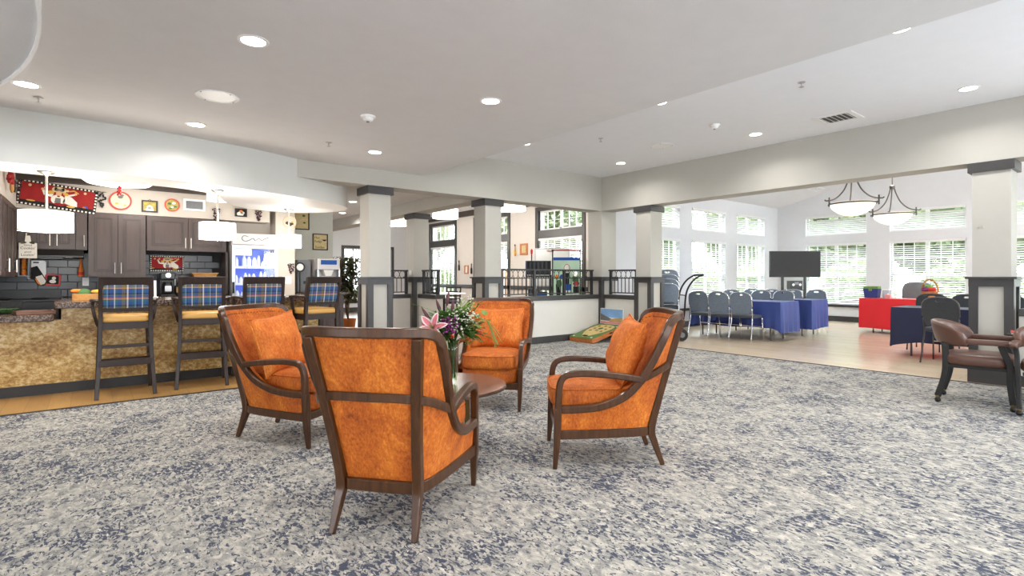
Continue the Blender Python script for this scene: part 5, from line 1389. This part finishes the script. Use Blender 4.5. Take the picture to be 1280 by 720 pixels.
# glass door fridge
t = thing('glass_door_fridge', 'tall glass door drinks fridge glowing blue with grey header', 'fridge', (2.0, 9.02, 0))
for nm, b_ in (('side', (-.33, -.30, 0, .45, .05, 1.87)), ('side', (.30, .33, 0, .45, .05, 1.87)), ('back', (-.30, .30, .42, .45, .05, 1.87)), ('floor_pan', (-.30, .30, 0, .42, .05, .20)), ('top', (-.30, .30, 0, .42, 1.68, 1.87))): obj(nm, B(*b_), 'appliance_grey', t)
obj('liner', B(-.298, .298, .40, .418, .20, 1.68), 'fridge_liner', t)
hd = obj('header_sign', B(-.325, .325, -.03, -.001, 1.70, 1.87), 'appliance_grey', t, bevel=.006)
bm = BM()
tube(bm, cr([(-.10, -.031, 1.82), (-.16, -.031, 1.835), (-.19, -.031, 1.79), (-.15, -.031, 1.75), (-.09, -.031, 1.765), (-.03, -.031, 1.80), (.0, -.031, 1.765), (.05, -.031, 1.80), (.09, -.031, 1.77), (.14, -.031, 1.80), (.2, -.031, 1.82)], 5), .007, 6); obj('script_logo', bm, 'grey_plastic', hd)
dr = obj('door_frame', plate(BM(), rect(-.33, .33, .22, 1.685), [rect(-.285, .285, .28, 1.64)], -.04, -.002, XZ), 'steel', t)
obj('door_glass', B(-.285, .285, -.024, -.018, .28, 1.64), 'window_glass', dr); obj('door_handle', B(-.325, -.30, -.075, -.04, .95, 1.12), 'black_plastic', dr, bevel=.004)
obj('door_sticker', plate(BM(), circ(.022, 16, (.25, 1.59)), [circ(.013, 16, (.25, 1.59))], -.028, -.0245, XZ), 'black_print', dr)
obj('kick_grille', B(-.32, .32, -.01, .0, .05, .2), 'black_plastic', t)
rgk = random.Random(4)
for i, z in enumerate((.50, .82, 1.10, 1.36)):
    sh = obj('shelf', B(-.298, .298, .03, .40, z - .012, z), 'fridge_white', t); obj('price_strip', B(-.298, .298, .012, .03, z - .03, z + .005), 'fridge_white', sh)
    if i in (2, 3): lettering('DAILY ESSENTIALS' if i == 3 else 'DELI DELIGHTS', .030, 'black_print', sh, (-.03 if i == 3 else .08, .011, z - .023))
obj('top_label', B(-.29, -.05, -.017, -.014, 1.53, 1.64), 'fridge_white', dr)
for i, z in enumerate((.50, .82, 1.10, 1.36)):
    xk = -.27
    while xk < .25:
        w = rgk.uniform(.022, .036); h = rgk.uniform(.07, .17)
        b_ = thing('drink_bottle', 'pale drink container standing on a shelf of the glass door fridge', 'bottle', (2.0 + xk + w, 9.02 + .10, z + .0005), group='drinks in the fridge')
        obj('body', lathe(BM(), [(w * .9, 0), (w, .008), (w, h * .75), (w * .5, h)], 10), 'fridge_white', b_, smooth=True); obj('cap', lathe(BM(), [(w * .5, h + .0004), (w * .5, h + .014)], 10), 'white_plastic', b_)
        xk += 2 * w + rgk.choice((.006, .012, .05))
# end counter with ice dispenser by the green wall
t = thing('end_cabinet', 'dark brown cabinet with drawer below the ice dispenser', 'cabinet')
obj('body', B(2.75, 3.50, 9.25, 10.1, .09, .885), 'cabinet_wood', t); obj('toe_kick', B(2.75, 3.50, 9.30, 10.1, 0, .09), 'kick_black', t)
for k in range(2):
    cab_door(t, 2.76 + k * .37, 3.13 + k * .37, .10, .68, 9.25, 3.08 if k == 0 else 3.18, .60)
    f = lambda u, v_, w: (u, 9.25 + w, v_); d = obj('drawer', B(2.764 + k * .37, 3.126 + k * .37, 9.23, 9.249, .70, .875), 'cabinet_wood', t)
    bm = BM(); tube(bm, [(2.88 + k * .37, 9.205, .79), (3.01 + k * .37, 9.205, .79)], .006, 8); [tube(bm, [(2.89 + k * .37 + q, 9.205, .79), (2.89 + k * .37 + q, 9.23, .79)], .005, 6) for q in (0, .11)]; obj('handle', bm, 'nickel', d)
o = obj('countertop', prism(BM(), rrect(2.66, 3.58, 9.20, 10.15, .05), .888, .925), 'dark_granite', bevel=.006); tag(o, 'dark granite worktop holding the ice dispenser', 'countertop')
t = thing('ice_dispenser', 'white and grey ice and water dispenser on the end worktop', 'dispenser', (3.30, 9.55, .926))
obj('back_case', B(-.2, .2, .0, .36, 0, .60), 'appliance_grey', t, bevel=.01); obj('top_head', B(-.2, .2, -.13, 0, .40, .60), 'appliance_grey', t, bevel=.01)
for s in (-1, 1): obj('side_panel', B(s * .19 - .012, s * .19 + .012, -.13, 0, .0, .40), 'steel', t)
obj('display', B(-.14, .14, -.138, -.13, .49, .57), 'blue_print', t); obj('chute', hexa(BM(), [(-.05, -.11, .29), (.05, -.11, .29), (.05, -.03, .29), (-.05, -.03, .29)], [(-.09, -.125, .395), (.09, -.125, .395), (.09, -.01, .395), (-.09, -.01, .395)]), 'white_plastic', t)
obj('drip_tray', B(-.17, .17, -.14, 0, 0, .05), 'steel', t)
t = thing('coffee_urn', 'grey steel coffee brewer box beside the ice dispenser', 'appliance', (2.95, 9.62, .926))
obj('body', B(-.13, .10, 0, .3, 0, .57), 'grey_plastic', t, bevel=.008); obj('badge', B(-.03, .02, -.005, 0, .15, .2), 'black_plastic', t)
t = thing('ring_ornament', 'round black ringed lamp dial on the worktop by the brown wall', 'ornament', (2.80, 9.42, .926))
obj('stand', tube(BM(), [(0, 0, 0), (0, 0, .36)], .012, 8), 'black_metal', t); obj('base', lathe(BM(), [(.07, 0), (.06, .015)], 16), 'black_metal', t)
bm = BM(); plate(bm, circ(.085, 24, (0, .44)), [circ(.06, 24, (0, .44))], -.02, .02, XZ); obj('ring', bm, 'black_plastic', t); bm = BM(); prism(bm, circ(.06, 20, (0, .44)), -.012, .012, XZ); obj('dial', bm, 'white_plastic', t)
# ficus in a pot by the walkway
t = thing('potted_ficus', 'leafy reddish green potted ficus beyond the end cabinet', 'plant', (4.32, 11.15, 0))
obj('pot', lathe(BM(), [(.13, 0), (.17, .28), (.18, .30), (.16, .30), (.15, .26), (.001, .25)], 20), 'terracotta', t, smooth=True)
bm = BM()
for k in range(5): tube(bm, cr([(0, 0, .25), (.02 * k - .04, .03, .7), (.16 * math.cos(k * 1.26), .16 * math.sin(k * 1.26), 1.3)], 4), .012, 6)
obj('trunk', bm, 'bark', t, smooth='all'); bm = BM(); rg = random.Random(6)
for k in range(1500):
    p = Vector((rg.gauss(0, .14), rg.gauss(0, .14), rg.uniform(.72, 1.62))); leaf(bm, p, (rg.gauss(0, 1), rg.gauss(0, 1), rg.gauss(-.2, .6)), rg.uniform(.07, .11), .045)
obj('leaves', bm, 'leaf_ficus', t, smooth='all', kind='stuff')
# ------------------------------------------------------------ lamps over the bar
def bar_pendant(px, py, label, r=.19):
    x, y = on_z(px, py, 2.24)
    t = thing('drum_pendant', label, 'pendant lamp', (x, y, 1.645), group='drum pendants over the bar'); h = .195
    obj('shade', lathe(BM(), [(r, 0), (r, h), (r - .006, h), (r - .006, .004)], 40, cap=False), 'lamp_white', t, smooth=True)
    obj('diffuser', lathe(BM(), [(.001, .006), (r - .008, .006), (r - .008, .012), (.001, .012)], 40, cap=False), 'lamp_white', t)
    obj('trim_band', lathe(BM(), [(r + .001, .0), (r + .002, .002), (r + .002, .010), (r + .001, .012)], 40, cap=False), 'white_trim', t)
    obj('finial', lathe(BM(), [(.003, -.018), (.012, -.010), (.010, .005)], 12), 'nickel', t, smooth=True)
    obj('rod', tube(BM(), [(0, 0, .012), (0, 0, .56)], .011, 10), 'nickel', t, smooth=True)
    obj('canopy', lathe(BM(), [(.012, .535), (.025, .555), (.07, .575), (.075, .594)], 20), 'nickel', t, smooth=True)
    l = bpy.data.lights.new('bulb', 'POINT'); l.energy = 16; l.shadow_soft_size = .12; l.color = (1, .94, .86)
    lo = bpy.data.objects.new('bulb', l); COL.objects.link(lo); lo.parent = t; lo.location = (0, 0, -.15)
    l2 = bpy.data.lights.new('up_bulb', 'POINT'); l2.energy = 7; l2.shadow_soft_size = .1; l2.color = (1, .94, .86)
    lo = bpy.data.objects.new('up_bulb', l2); COL.objects.link(lo); lo.parent = t; lo.location = (.08, -.02, .26)
bar_pendant(58, 213.5, 'white drum pendant on a nickel rod in front of the chef wall hanging', .21)
bar_pendant(272, 237, 'white drum pendant on a nickel rod beside the glass door fridge', .195)
bar_pendant(361, 261, 'white drum pendant on a nickel rod under the round soffit end', .18)
t = thing('oval_ceiling_light', 'wide flat white ceiling light with a red ornament above the kitchen', 'ceiling lamp', (.27, 8.58, 2.40))
obj('lens', lathe(BM(), [(.01, -.03), (.2, -.022), (.33, .0), (.385, .04), (.39, .06)], 48), 'drum_white', t, smooth='all'); obj('pan', lathe(BM(), [(.36, .0605), (.36, .149)], 40), 'white_trim', t)
t = thing('chilli_ornament', 'small red chilli string hanging below the flat kitchen light', 'ornament', (.27, 8.30, 2.26)); bm = BM()
for k in range(9): ball(bm, (.015 * math.sin(k * 2.1), .01 * math.cos(k * 1.7), .07 - k * .012), .013, 6, 5, 1.5)
obj('peppers', bm, 'red_toy', t, smooth='all'); obj('cord', tube(BM(), [(0, 0, .075), (.01, .0, .155)], .003, 5), 'black_print', t)
drum_flush(1.44, 8.72, 2.30, .145, .15, 2.55, 'small white drum ceiling light between vent and soffit')
l = bpy.data.lights.new('bulb', 'POINT'); l.energy = 20; l.shadow_soft_size = .25; l.color = (1, .95, .88)
lo = bpy.data.objects.new('kitchen_bulb', l); COL.objects.link(lo); lo.location = (.5, 8.4, 2.28)
# ------------------------------------------------------------ chef pictures
def chef_picture(t, w, h, depth, fy):
    XZf = lambda u, v_, q: (u, fy - q, v_)
    obj('red_ground', prism(BM(), rect(-w / 2, w / 2, -h / 2, h / 2), 0, depth, XZf), 'red_print', t)
    b_ = h * .10
    obj('black_border', plate(BM(), rect(-w / 2, w / 2, -h / 2, h / 2), [rect(-w / 2 + b_, w / 2 - b_, -h / 2 + b_ * 2.0, h / 2 - b_)], depth + .0002, depth + .002, XZf), 'black_print', t)
    bm = BM(); s = b_ * .62; n = int(w / (s * 1.9))
    for k in range(n):
        x = -w / 2 + (k + .5) * w / n
        for z in (-h / 2 + b_ * .5, h / 2 - b_ * .5): prism(bm, rect(x - s / 2, x + s / 2, z - s / 2, z + s / 2), depth + .002, depth + .003, XZf)
    m_ = int(h / (s * 1.9))
    for k in range(1, m_ - 1):
        z = -h / 2 + (k + .5) * h / m_
        for x in (-w / 2 + b_ * .5, w / 2 - b_ * .5): prism(bm, rect(x - s / 2, x + s / 2, z - s / 2, z + s / 2), depth + .002, depth + .003, XZf)
    obj('white_checks', bm, 'white_print', t, kind='stuff')
    e = depth + .0005
    def shp(m, polys, d):
        for q in polys: obj('chef_print', prism(BM(), [(a * h, b * h) for a, b in q], e, e + d, XZf), m, t)
    shp('white_print', [circ(.22, 16, (.0, -.12), .20), [(-.2, -.05), (-.45, .0), (-.52, .18), (-.45, .2), (-.38, .05), (-.15, .08)], [(.15, -.2), (.62, -.36), (.60, -.12), (.40, .06), (.2, .1)], [(.3, .06), (.52, .16), (.5, .22), (.26, .12)]], .0012)
    shp('cream_print', [circ(.17, 12, (0, .30), .10), circ(.10, 10, (-.13, .27)), circ(.10, 10, (.13, .27))], .0018)
    shp('grey_print', [circ(.11, 12, (0, .27), .05), [(-.08, -.05), (.08, -.05), (.1, -.25), (-.1, -.25)]], .0021)
    shp('skin_print', [circ(.09, 14, (0, .14), .11), circ(.05, 10, (-.50, .22)), circ(.05, 10, (.52, .21))], .0025)
    shp('gold_print', [circ(.10, 10, (-.24, .14), .07), circ(.09, 10, (.22, .14), .06), [(.3, .30), (.45, .36), (.62, .26), (.62, .22), (.45, .31), (.32, .26)], circ(.14, 10, (-.8, -.30), .03), circ(.14, 10, (.42, -.33), .04)], .0023)
    shp('red_print', [circ(.05, 8, (0, .02), .03), circ(.17, 12, (.05, -.30), .06)], .0028)
    shp('cream_print', [circ(.05, 12, (-1.0 * w / h * .36, .30)), circ(.05, 12, (-.42, .29)), circ(.045, 12, (.26, .29)), circ(.05, 12, (w / h * .33, .30))], .001)
    shp('blue_print', [circ(.07, 10, (w / h * .36, -.28))], .001); shp('orange_print', [circ(.05, 10, (w / h * .34, -.30))], .0015)
t = thing('chef_wall_hanging', 'long red wall hanging with a chef and black white checked border', 'wall hanging', (-.345, 9.135, 2.245))
t.rotation_euler = (0, R(6.5), 0)
chef_picture(t, .80, .325, .008, 0)
xs, zs = on_y(209, 329.5, YK - .04)
t = thing('chef_sign', 'small red chef sign with checked border on the slate tiles', 'sign', (xs, YK - .036, zs)); chef_picture(t, .43, .235, .008, 0)
# plates, frames, grapes and vent above the cabinets
def deco_plate(px, py, Y, r, m1, m2, label):
    x, z = on_y(px, py, Y); t = thing('wall_plate', label, 'plate', (x, Y, z))
    obj('rim', plate(BM(), circ(r, 28), [circ(r * .86, 28)], -.02, -.002, XZ), m1, t); obj('centre', prism(BM(), circ(r * .87, 28), -.012, -.001, XZ), m2, t)
    return t
def blobs(t, m, pts):
    bm = BM()
    for u, v_, r in pts: prism(bm, circ(r, 10, (u, v_), r * .7), -.016, -.0121, XZ)
    obj('painted_motif', bm, m, t)
p_ = deco_plate(150.5, 251, 9.148, .128, 'petal_red', 'plate_cream', 'large white plate with red rim on the kitchen bulkhead'); blobs(p_, 'grey_print', [(.0, .05, .03), (.02, .075, .02)]); blobs(p_, 'gold_print', [(-.04, -.04, .02), (.05, -.06, .015)])
p_ = deco_plate(215, 256.5, 9.148, .093, 'petal_red', 'olive_print', 'small colourful plate with red rim on the kitchen bulkhead'); blobs(p_, 'green_print', [(-.03, .02, .025), (.04, -.02, .02), (-.02, -.05, .02)]); blobs(p_, 'white_print', [(.02, .03, .025), (.0, -.03, .018)])
p_ = deco_plate(362, 277.5, 9.148, .105, 'plate_cream', 'plate_cream', 'round painted plate with brown rooster pattern on the brown wall'); blobs(p_, 'dark_brown_trim', [(-.03, -.02, .04), (.03, -.03, .03), (0, -.05, .03)]); blobs(p_, 'gold_print', [(.04, .0, .02)])
def framed(px, py, Y, w, h, label, fm, bg, motif=True, hang=True):
    x, z = on_y(px, py, Y); t = thing('framed_picture', label, 'picture', (x, Y, z)); b_ = .018
    obj('frame', plate(BM(), rect(-w / 2, w / 2, -h / 2, h / 2), [rect(-w / 2 + b_, w / 2 - b_, -h / 2 + b_, h / 2 - b_)], -.025, -.001, XZ), fm, t); obj('picture', B(-w / 2 + b_, w / 2 - b_, -.012, -.001, -h / 2 + b_, h / 2 - b_), bg, t)
    if hang: obj('hanger', tube(BM(), [(-.02, -.006, h / 2), (0, -.006, h / 2 + .02), (.02, -.006, h / 2)], .003, 5), 'black_metal', t)
    return t
p_ = framed(187, 258, 9.148, .19, .165, 'black framed picture of a white chef with yellow details on the bulkhead', 'black_wood', 'olive_print'); blobs(p_, 'white_print', [(0, -.01, .035), (0, -.05, .05)]); blobs(p_, 'gold_print', [(-.05, .03, .02), (.05, .03, .02)])
p_ = framed(301, 266, 9.148, .17, .125, 'black picture with a white cup and orange fruit on the bulkhead', 'black_wood', 'black_print', hang=False); blobs(p_, 'white_print', [(-.01, -.02, .05), (.02, .0, .03)]); blobs(p_, 'orange_print', [(0, .025, .025)])
p_ = framed(400, 302.5, 10.198, .285, .31, 'cream hot fudge sundae recipe sign in a dark frame on the green wall', 'black_wood', 'cream_print', hang=False)
for k, (s_, z_, xx) in enumerate((('Hot', .06, -.06), ('Fudge', -.01, -.035), ('Sundae', -.12, -.01))): lettering(s_, .062, 'black_print', p_, (xx, -.0125, z_))
bm = BM(); prism(bm, [(.02, .045), (.12, .05), (.10, .02), (.07, .015), (.05, .03)], -.0145, -.0121, XZ); obj('spoon_print', bm, 'black_print', p_)
p_ = framed(376, 275, 10.198, .30, .36, 'cream recipe sign in a dark frame partly behind the brown wall corner', 'black_wood', 'cream_print', hang=False); blobs(p_, 'green_print', [(.05, .08, .03), (.06, -.05, .025)])
def grapes(px, py, Y, L_, m, label, face=None):
    x, z = on_y(px, py, Y); t = thing('grape_ornament', label, 'ornament', (x, Y - .025, z)); bm = BM(); rg = random.Random(int(px))
    for k in range(26):
        q = k / 25; rr = .05 * (1 - q) ** .7 + .008; ball(bm, (rg.uniform(-rr, rr), rg.uniform(-.008, .008), L_ / 2 - q * L_), .0125, 6, 5)
    obj('grapes', bm, m, t, smooth='all'); bm = BM(); [leaf(bm, (0, 0, L_ / 2), (sx, -.3, .4), .06, .05) for sx in (-1, 1)]; obj('leaves', bm, 'leaf_ficus', t)
grapes(127, 250, 9.148, .19, 'black_plastic', 'black metal grape cluster beside the long chef hanging')
grapes(270, 270, 9.148, .20, 'grape', 'dark red grape strand beside the vent on the bulkhead')
grapes(323, 270, 9.148, .15, 'grape', 'dark red grape cluster above the glass door fridge')
grapes(363.5, 336, 9.148, .15, 'grape', 'dark grape cluster hanging low on the brown wall')
grapes(20.5, 238, 9.148, .26, 'grape', 'long purple grape strand in the kitchen corner')
def on_left(px, py): return on_x(px, py, -.752)
for px_, py_, lb, m, w, h in ((14.5, 231, 'narrow black framed picture on the left kitchen bulkhead', 'cream_print', .22, .15),):
    y_, z_ = on_left(px_, py_); t = thing('framed_picture', lb, 'picture', (-.749, min(y_, 8.8), z_), R(90)); obj('frame', plate(BM(), rect(-w / 2, w / 2, -h / 2, h / 2), [rect(-w / 2 + .02, w / 2 - .02, -h / 2 + .02, h / 2 - .02)], -.025, -.001, XZ), 'black_wood', t); obj('picture', B(-w / 2 + .02, w / 2 - .02, -.012, -.001, -h / 2 + .02, h / 2 - .02), m, t)
y_, z_ = on_left(5, 222); t = thing('garlic_ornament', 'red and tan strung ornament on the left kitchen bulkhead', 'ornament', (-.70, y_, z_)); bm = BM(); rg = random.Random(2)
for k in range(22): ball(bm, (rg.uniform(-.015, .015), rg.uniform(-.12, .04), rg.uniform(-.05, .06)), .018, 6, 5, 1.4)
obj('peppers', bm, 'red_print', t, smooth='all'); obj('bulb', puff(BM(), (0, .13, -.07), (.02, .04, .08), 2, 5), 'wicker', t, smooth='all')
x, z = on_y(243, 256.5, 9.148); t = thing('wall_vent', 'white rectangular grille vent on the kitchen bulkhead', 'vent', (x, 9.148, z)); obj('frame', plate(BM(), rect(-.14, .14, -.085, .085), [rect(-.11, .11, -.058, .058)], -.015, -.001, XZ), 'white_trim', t)
obj('backing', B(-.11, .11, -.004, -.001, -.058, .058), 'grey_plastic', t)
for k in range(9): obj('blade', B(-.108 + k * .0255, -.100 + k * .0255, -.012, -.004, -.058, .058), 'grey_plastic', t)
# things around the stove
xk, zk = on_y(34, 310, 8.9)
t = thing('paddle_sign', 'white cutting board shaped sign with lettering hanging in the corner', 'sign', (xk, 9.0, zk))
obj('board', prism(BM(), [(-.085, -.125), (.085, -.125), (.085, .065), (.03, .085), (.022, .16), (-.022, .16), (-.03, .085), (-.085, .065)], -.012, 0, XZ), 'white_print', t, bevel=.003)
for k, s_ in enumerate(('Good', "Cookin'", 'good', "Lookin'")): lettering(s_, .045 if k % 2 else .032, 'black_print', t, (.0, -.0125, .03 - k * .042))
bm = BM(); [leaf(bm, (sx * .01, -.014, .075), (sx, 0, -.3 + .2 * k), .06, .02, (0, 1, 0)) for sx in (-1, 1) for k in range(3)]; obj('leaf_garland', bm, 'leaf_ficus', t); obj('cord', tube(BM(), [(0, -.006, .155), (.0, .09, .28)], .003, 5), 'bark', t)
x, z = on_y(45, 337, YK - .04); t = thing('cutting_board', 'white plastic cutting board leaning on the slate tiles', 'cutting board', (x, YK - .034, z)); bm = BM(); plate(bm, rrect(-.10, .10, -.12, .12, .025), [rrect(-.03, .03, .085, .105, .008, 3)], -.012, 0, XZ); obj('board', bm, 'white_plastic', t)
x, z = on_y(48, 345, YK - .08); t = thing('oven_mitt', 'black and orange chef oven mitt hanging over the white cutting board', 'oven mitt', (x, YK - .07, z)); t.rotation_euler = (0, R(-22), 0)
obj('mitt', prism(BM(), [(-.05, .13), (.04, .13), (.05, .0), (.055, -.09), (.03, -.13), (-.02, -.14), (-.05, -.10), (-.06, -.02), (-.085, -.02), (-.08, .03), (-.055, .04)], -.015, .01, XZ), 'black_print', t, bevel=.008)
bm = BM(); prism(bm, [(-.03, .0), (.04, .0), (.045, -.09), (.02, -.12), (-.02, -.12), (-.035, -.05)], -.018, -.0152, XZ); obj('chef_print', bm, 'white_print', t); bm = BM(); prism(bm, [(-.045, -.02), (-.03, -.02), (-.02, -.13), (-.045, -.09)], -.0185, -.0152, XZ); obj('orange_print', bm, 'orange_print', t)
x, z = on_y(66, 350, YK - .06); t = thing('pot_holder', 'square red pot holder with a white chef hanging on the tiles', 'pot holder', (x, YK - .04, z)); t.rotation_euler = (0, R(4), 0); obj('pad', prism(BM(), rrect(-.082, .082, -.078, .078, .02), -.015, 0, XZ), 'red_toy', t, bevel=.004); obj('black_inset', prism(BM(), rrect(-.06, .06, -.055, .06, .015), -.018, -.0152, XZ), 'black_print', t)
obj('chef_print', prism(BM(), circ(.035, 12, (0, -.02), .025), -.021, -.0182, XZ), 'white_print', t); obj('chef_print', prism(BM(), circ(.022, 10, (.01, .025)), -.021, -.0182, XZ), 'white_print', t); obj('loop', tube(BM(), [(-.01, -.008, .078), (0, -.008, .10), (.01, -.008, .078)], .003, 5), 'red_toy', t)
x, z = on_y(101, 337, 9.3); t = thing('utensil_holder', 'tall orange painted bottle beside the range hood', 'bottle', (x, 9.34, 1.205)); obj('body', lathe(BM(), [(.03, 0), (.034, .01), (.026, .1), (.012, .2), (.010, .25)], 12), 'orange_print', t, smooth=True); obj('label_band', lathe(BM(), [(.0345, .02), (.032, .06)], 12, cap=False), 'petal_red', t)
sf = thing('small_shelf', 'little dark shelf beside the range hood', 'shelf'); obj('board', B(-.13, -.05, 9.2, YK - .03, 1.19, 1.2045), 'dark_brown_trim', sf); obj('back', B(-.13, -.05, YK - .05, YK - .035, 1.2045, 1.43), 'black_plastic', sf)
# on the bar and back worktop
x, y = on_z(104, 369, .946); x, y = .0, 7.50
t = thing('fruit_basket', 'wicker basket of peppers and fruit on the raised bar', 'basket', (x, y, .946)); bm = BM(); plate(bm, rrect(-.17, .17, -.10, .10, .04), [rrect(-.15, .15, -.08, .08, .03)], 0, .07, lambda u, v_, w: (u, v_, w)); obj('rim', bm, 'wicker', t); obj('bottom', prism(BM(), rrect(-.155, .155, -.085, .085, .03), .002, .012), 'wicker', t)
for m, p, s_ in (('green_print', (-.07, 0, .075), (.06, .05, .05)), ('gold_print', (.08, -.02, .09), (.09, .03, .025)), ('petal_purple', (.06, .03, .07), (.05, .04, .04)), ('orange_print', (-.13, -.01, .10), (.055, .025, .022)), ('black_print', (.0, .045, .075), (.045, .03, .045))):
    e = thing('vegetable', {'green_print': 'green pepper', 'gold_print': 'yellow banana pepper', 'petal_purple': 'purple plum', 'orange_print': 'orange pepper', 'black_print': 'dark eggplant'}[m] + ' lying in the wicker basket on the bar', 'vegetable', (x + p[0], y + p[1], .946 + p[2])); obj('flesh', puff(BM(), (0, 0, 0), s_, 2.3, 6), m, e, smooth='all'); obj('stalk', tube(BM(), [(s_[0] * .95, 0, 0), (s_[0] * 1.15, 0, .012)], .005, 5), 'leaf_green', e)
x, y = .86, 9.16
t = thing('coffee_maker', 'black drip coffee maker with glass jug on the back worktop', 'coffee maker', (x, y, .921)); obj('base', B(-.09, .09, -.11, .12, 0, .03), 'black_plastic', t, bevel=.006); obj('tower', B(-.09, .09, .04, .12, .03, .33), 'black_plastic', t, bevel=.006); obj('head', B(-.09, .09, -.11, .12, .24, .34), 'black_plastic', t, bevel=.012); obj('control_disc', disc_y(BM(), .035, .008, 16, (0, -.115, .30)), 'steel', t)
obj('jug', lathe(BM(), [(.05, .032), (.068, .05), (.07, .12), (.05, .18), (.055, .2)], 18, (0, -.03, 0)), 'black_plastic', t, smooth=True); obj('jug_label', B(-.04, .04, -.104, -.099, .07, .15), 'steel', t)
xb, _ = on_y(224, 360, 9.12); t = thing('oil_bottle', 'dark glass bottle with pale label on the back worktop', 'bottle', (xb, 9.12, .921)); obj('body', lathe(BM(), [(.036, 0), (.038, .01), (.038, .17), (.014, .22), (.013, .29)], 14), 'black_plastic', t, smooth=True); obj('label', lathe(BM(), [(.0385, .05), (.0385, .13)], 14, cap=False), 'tan_print', t)
for px_, py_, lb in ((216, 352, 'white outlet plate on the slate tiles beside the coffee maker'), (107, 352, 'white outlet plate on the slate tiles under the tall cabinet')):
    x, z = on_y(px_, py_, YK - .035); t = thing('outlet_plate', lb, 'outlet', (x, YK - .033, z)); obj('plate', B(-.036, .036, -.008, 0, -.06, .06), 'white_plastic', t, bevel=.003); [obj('socket', B(-.014, .014, -.011, -.008, q - .016, q + .016), 'blind_white', t) for q in (-.025, .025)]
x, z = on_y(358.5, 350, 9.148); t = thing('switch_plate', 'wide white switch plate on the brown wall by the fridge', 'switch', (x, 9.149, z)); obj('plate', B(-.07, .07, -.008, -.0005, -.06, .06), 'white_plastic', t, bevel=.003); [obj('toggle', B(q - .012, q + .012, -.013, -.008, -.03, .03), 'blind_white', t) for q in (-.045, 0, .045)]
t = thing('microwave', 'black microwave on the back worktop under the wicker tray', 'microwave', (1.33, 9.2, .921)); obj('case', B(-.24, .24, -.16, .2, 0, .275), 'black_plastic', t, bevel=.006); obj('door', B(-.23, .12, -.172, -.16, .015, .26), 'black_metal', t); obj('keypad', B(.13, .23, -.168, -.16, .02, .26), 'grey_plastic', t); obj('door_handle', tube(BM(), [(.105, -.19, .04), (.105, -.19, .24)], .008, 6), 'steel', t)
t = thing('wicker_tray', 'long wicker tray on top of the black microwave', 'tray', (1.33, 9.18, 1.197)); bm = BM(); hexa(bm, [(-.14, -.09, 0), (.14, -.09, 0), (.14, .09, 0), (-.14, .09, 0)], [(-.17, -.11, .055), (.17, -.11, .055), (.17, .11, .055), (-.17, .11, .055)]); obj('weave', bm, 'wicker', t, bevel=.006); obj('rim', tube(BM(), [(-.17, -.11, .055), (.17, -.11, .055), (.17, .11, .055), (-.17, .11, .055)], .008, 6, True), 'wicker', t)
t = thing('tablet', 'slim white tablet standing on the bar beside the coffee maker', 'tablet', (.60, 7.72, .946)); t.rotation_euler = (R(-8), 0, 0); obj('slab', B(-.012, .012, -.005, .005, 0, .21), 'white_plastic', t); obj('foot', B(-.03, .03, -.02, .04, 0, .012), 'white_plastic', t)
# wire fruit stand and sink on the low counter
t = thing('wire_basket', 'black wire basket on the low counter', 'basket', (-.70, 7.44, .823)); bm = BM()
for r_, z in ((.08, .006), (.13, .06), (.16, .12)): tube(bm, [(r_ * math.cos(2 * math.pi * k / 24), r_ * math.sin(2 * math.pi * k / 24), z) for k in range(24)], .004, 5, True)
for k in range(14):
    a = 2 * math.pi * k / 14; tube(bm, [(.08 * math.cos(a), .08 * math.sin(a), .006), (.13 * math.cos(a), .13 * math.sin(a), .06), (.16 * math.cos(a), .16 * math.sin(a), .12)], .003, 4)
obj('wires', bm, 'black_metal', t, smooth='all'); obj('liner', lathe(BM(), [(.07, .012), (.12, .05), (.11, .05), (.06, .018)], 20), 'green_print', t)
t = thing('serving_tray', 'brown wooden tray lying on the low counter', 'tray', (-.46, 7.20, .823), R(15)); obj('board', B(-.15, .15, -.10, .10, 0, .018), 'table_wood', t, bevel=.004); obj('rim', plate(BM(), rect(-.15, .15, -.10, .10), [rect(-.138, .138, -.088, .088)], .018, .035, lambda u, v_, w: (u, v_, w)), 'table_wood', t)
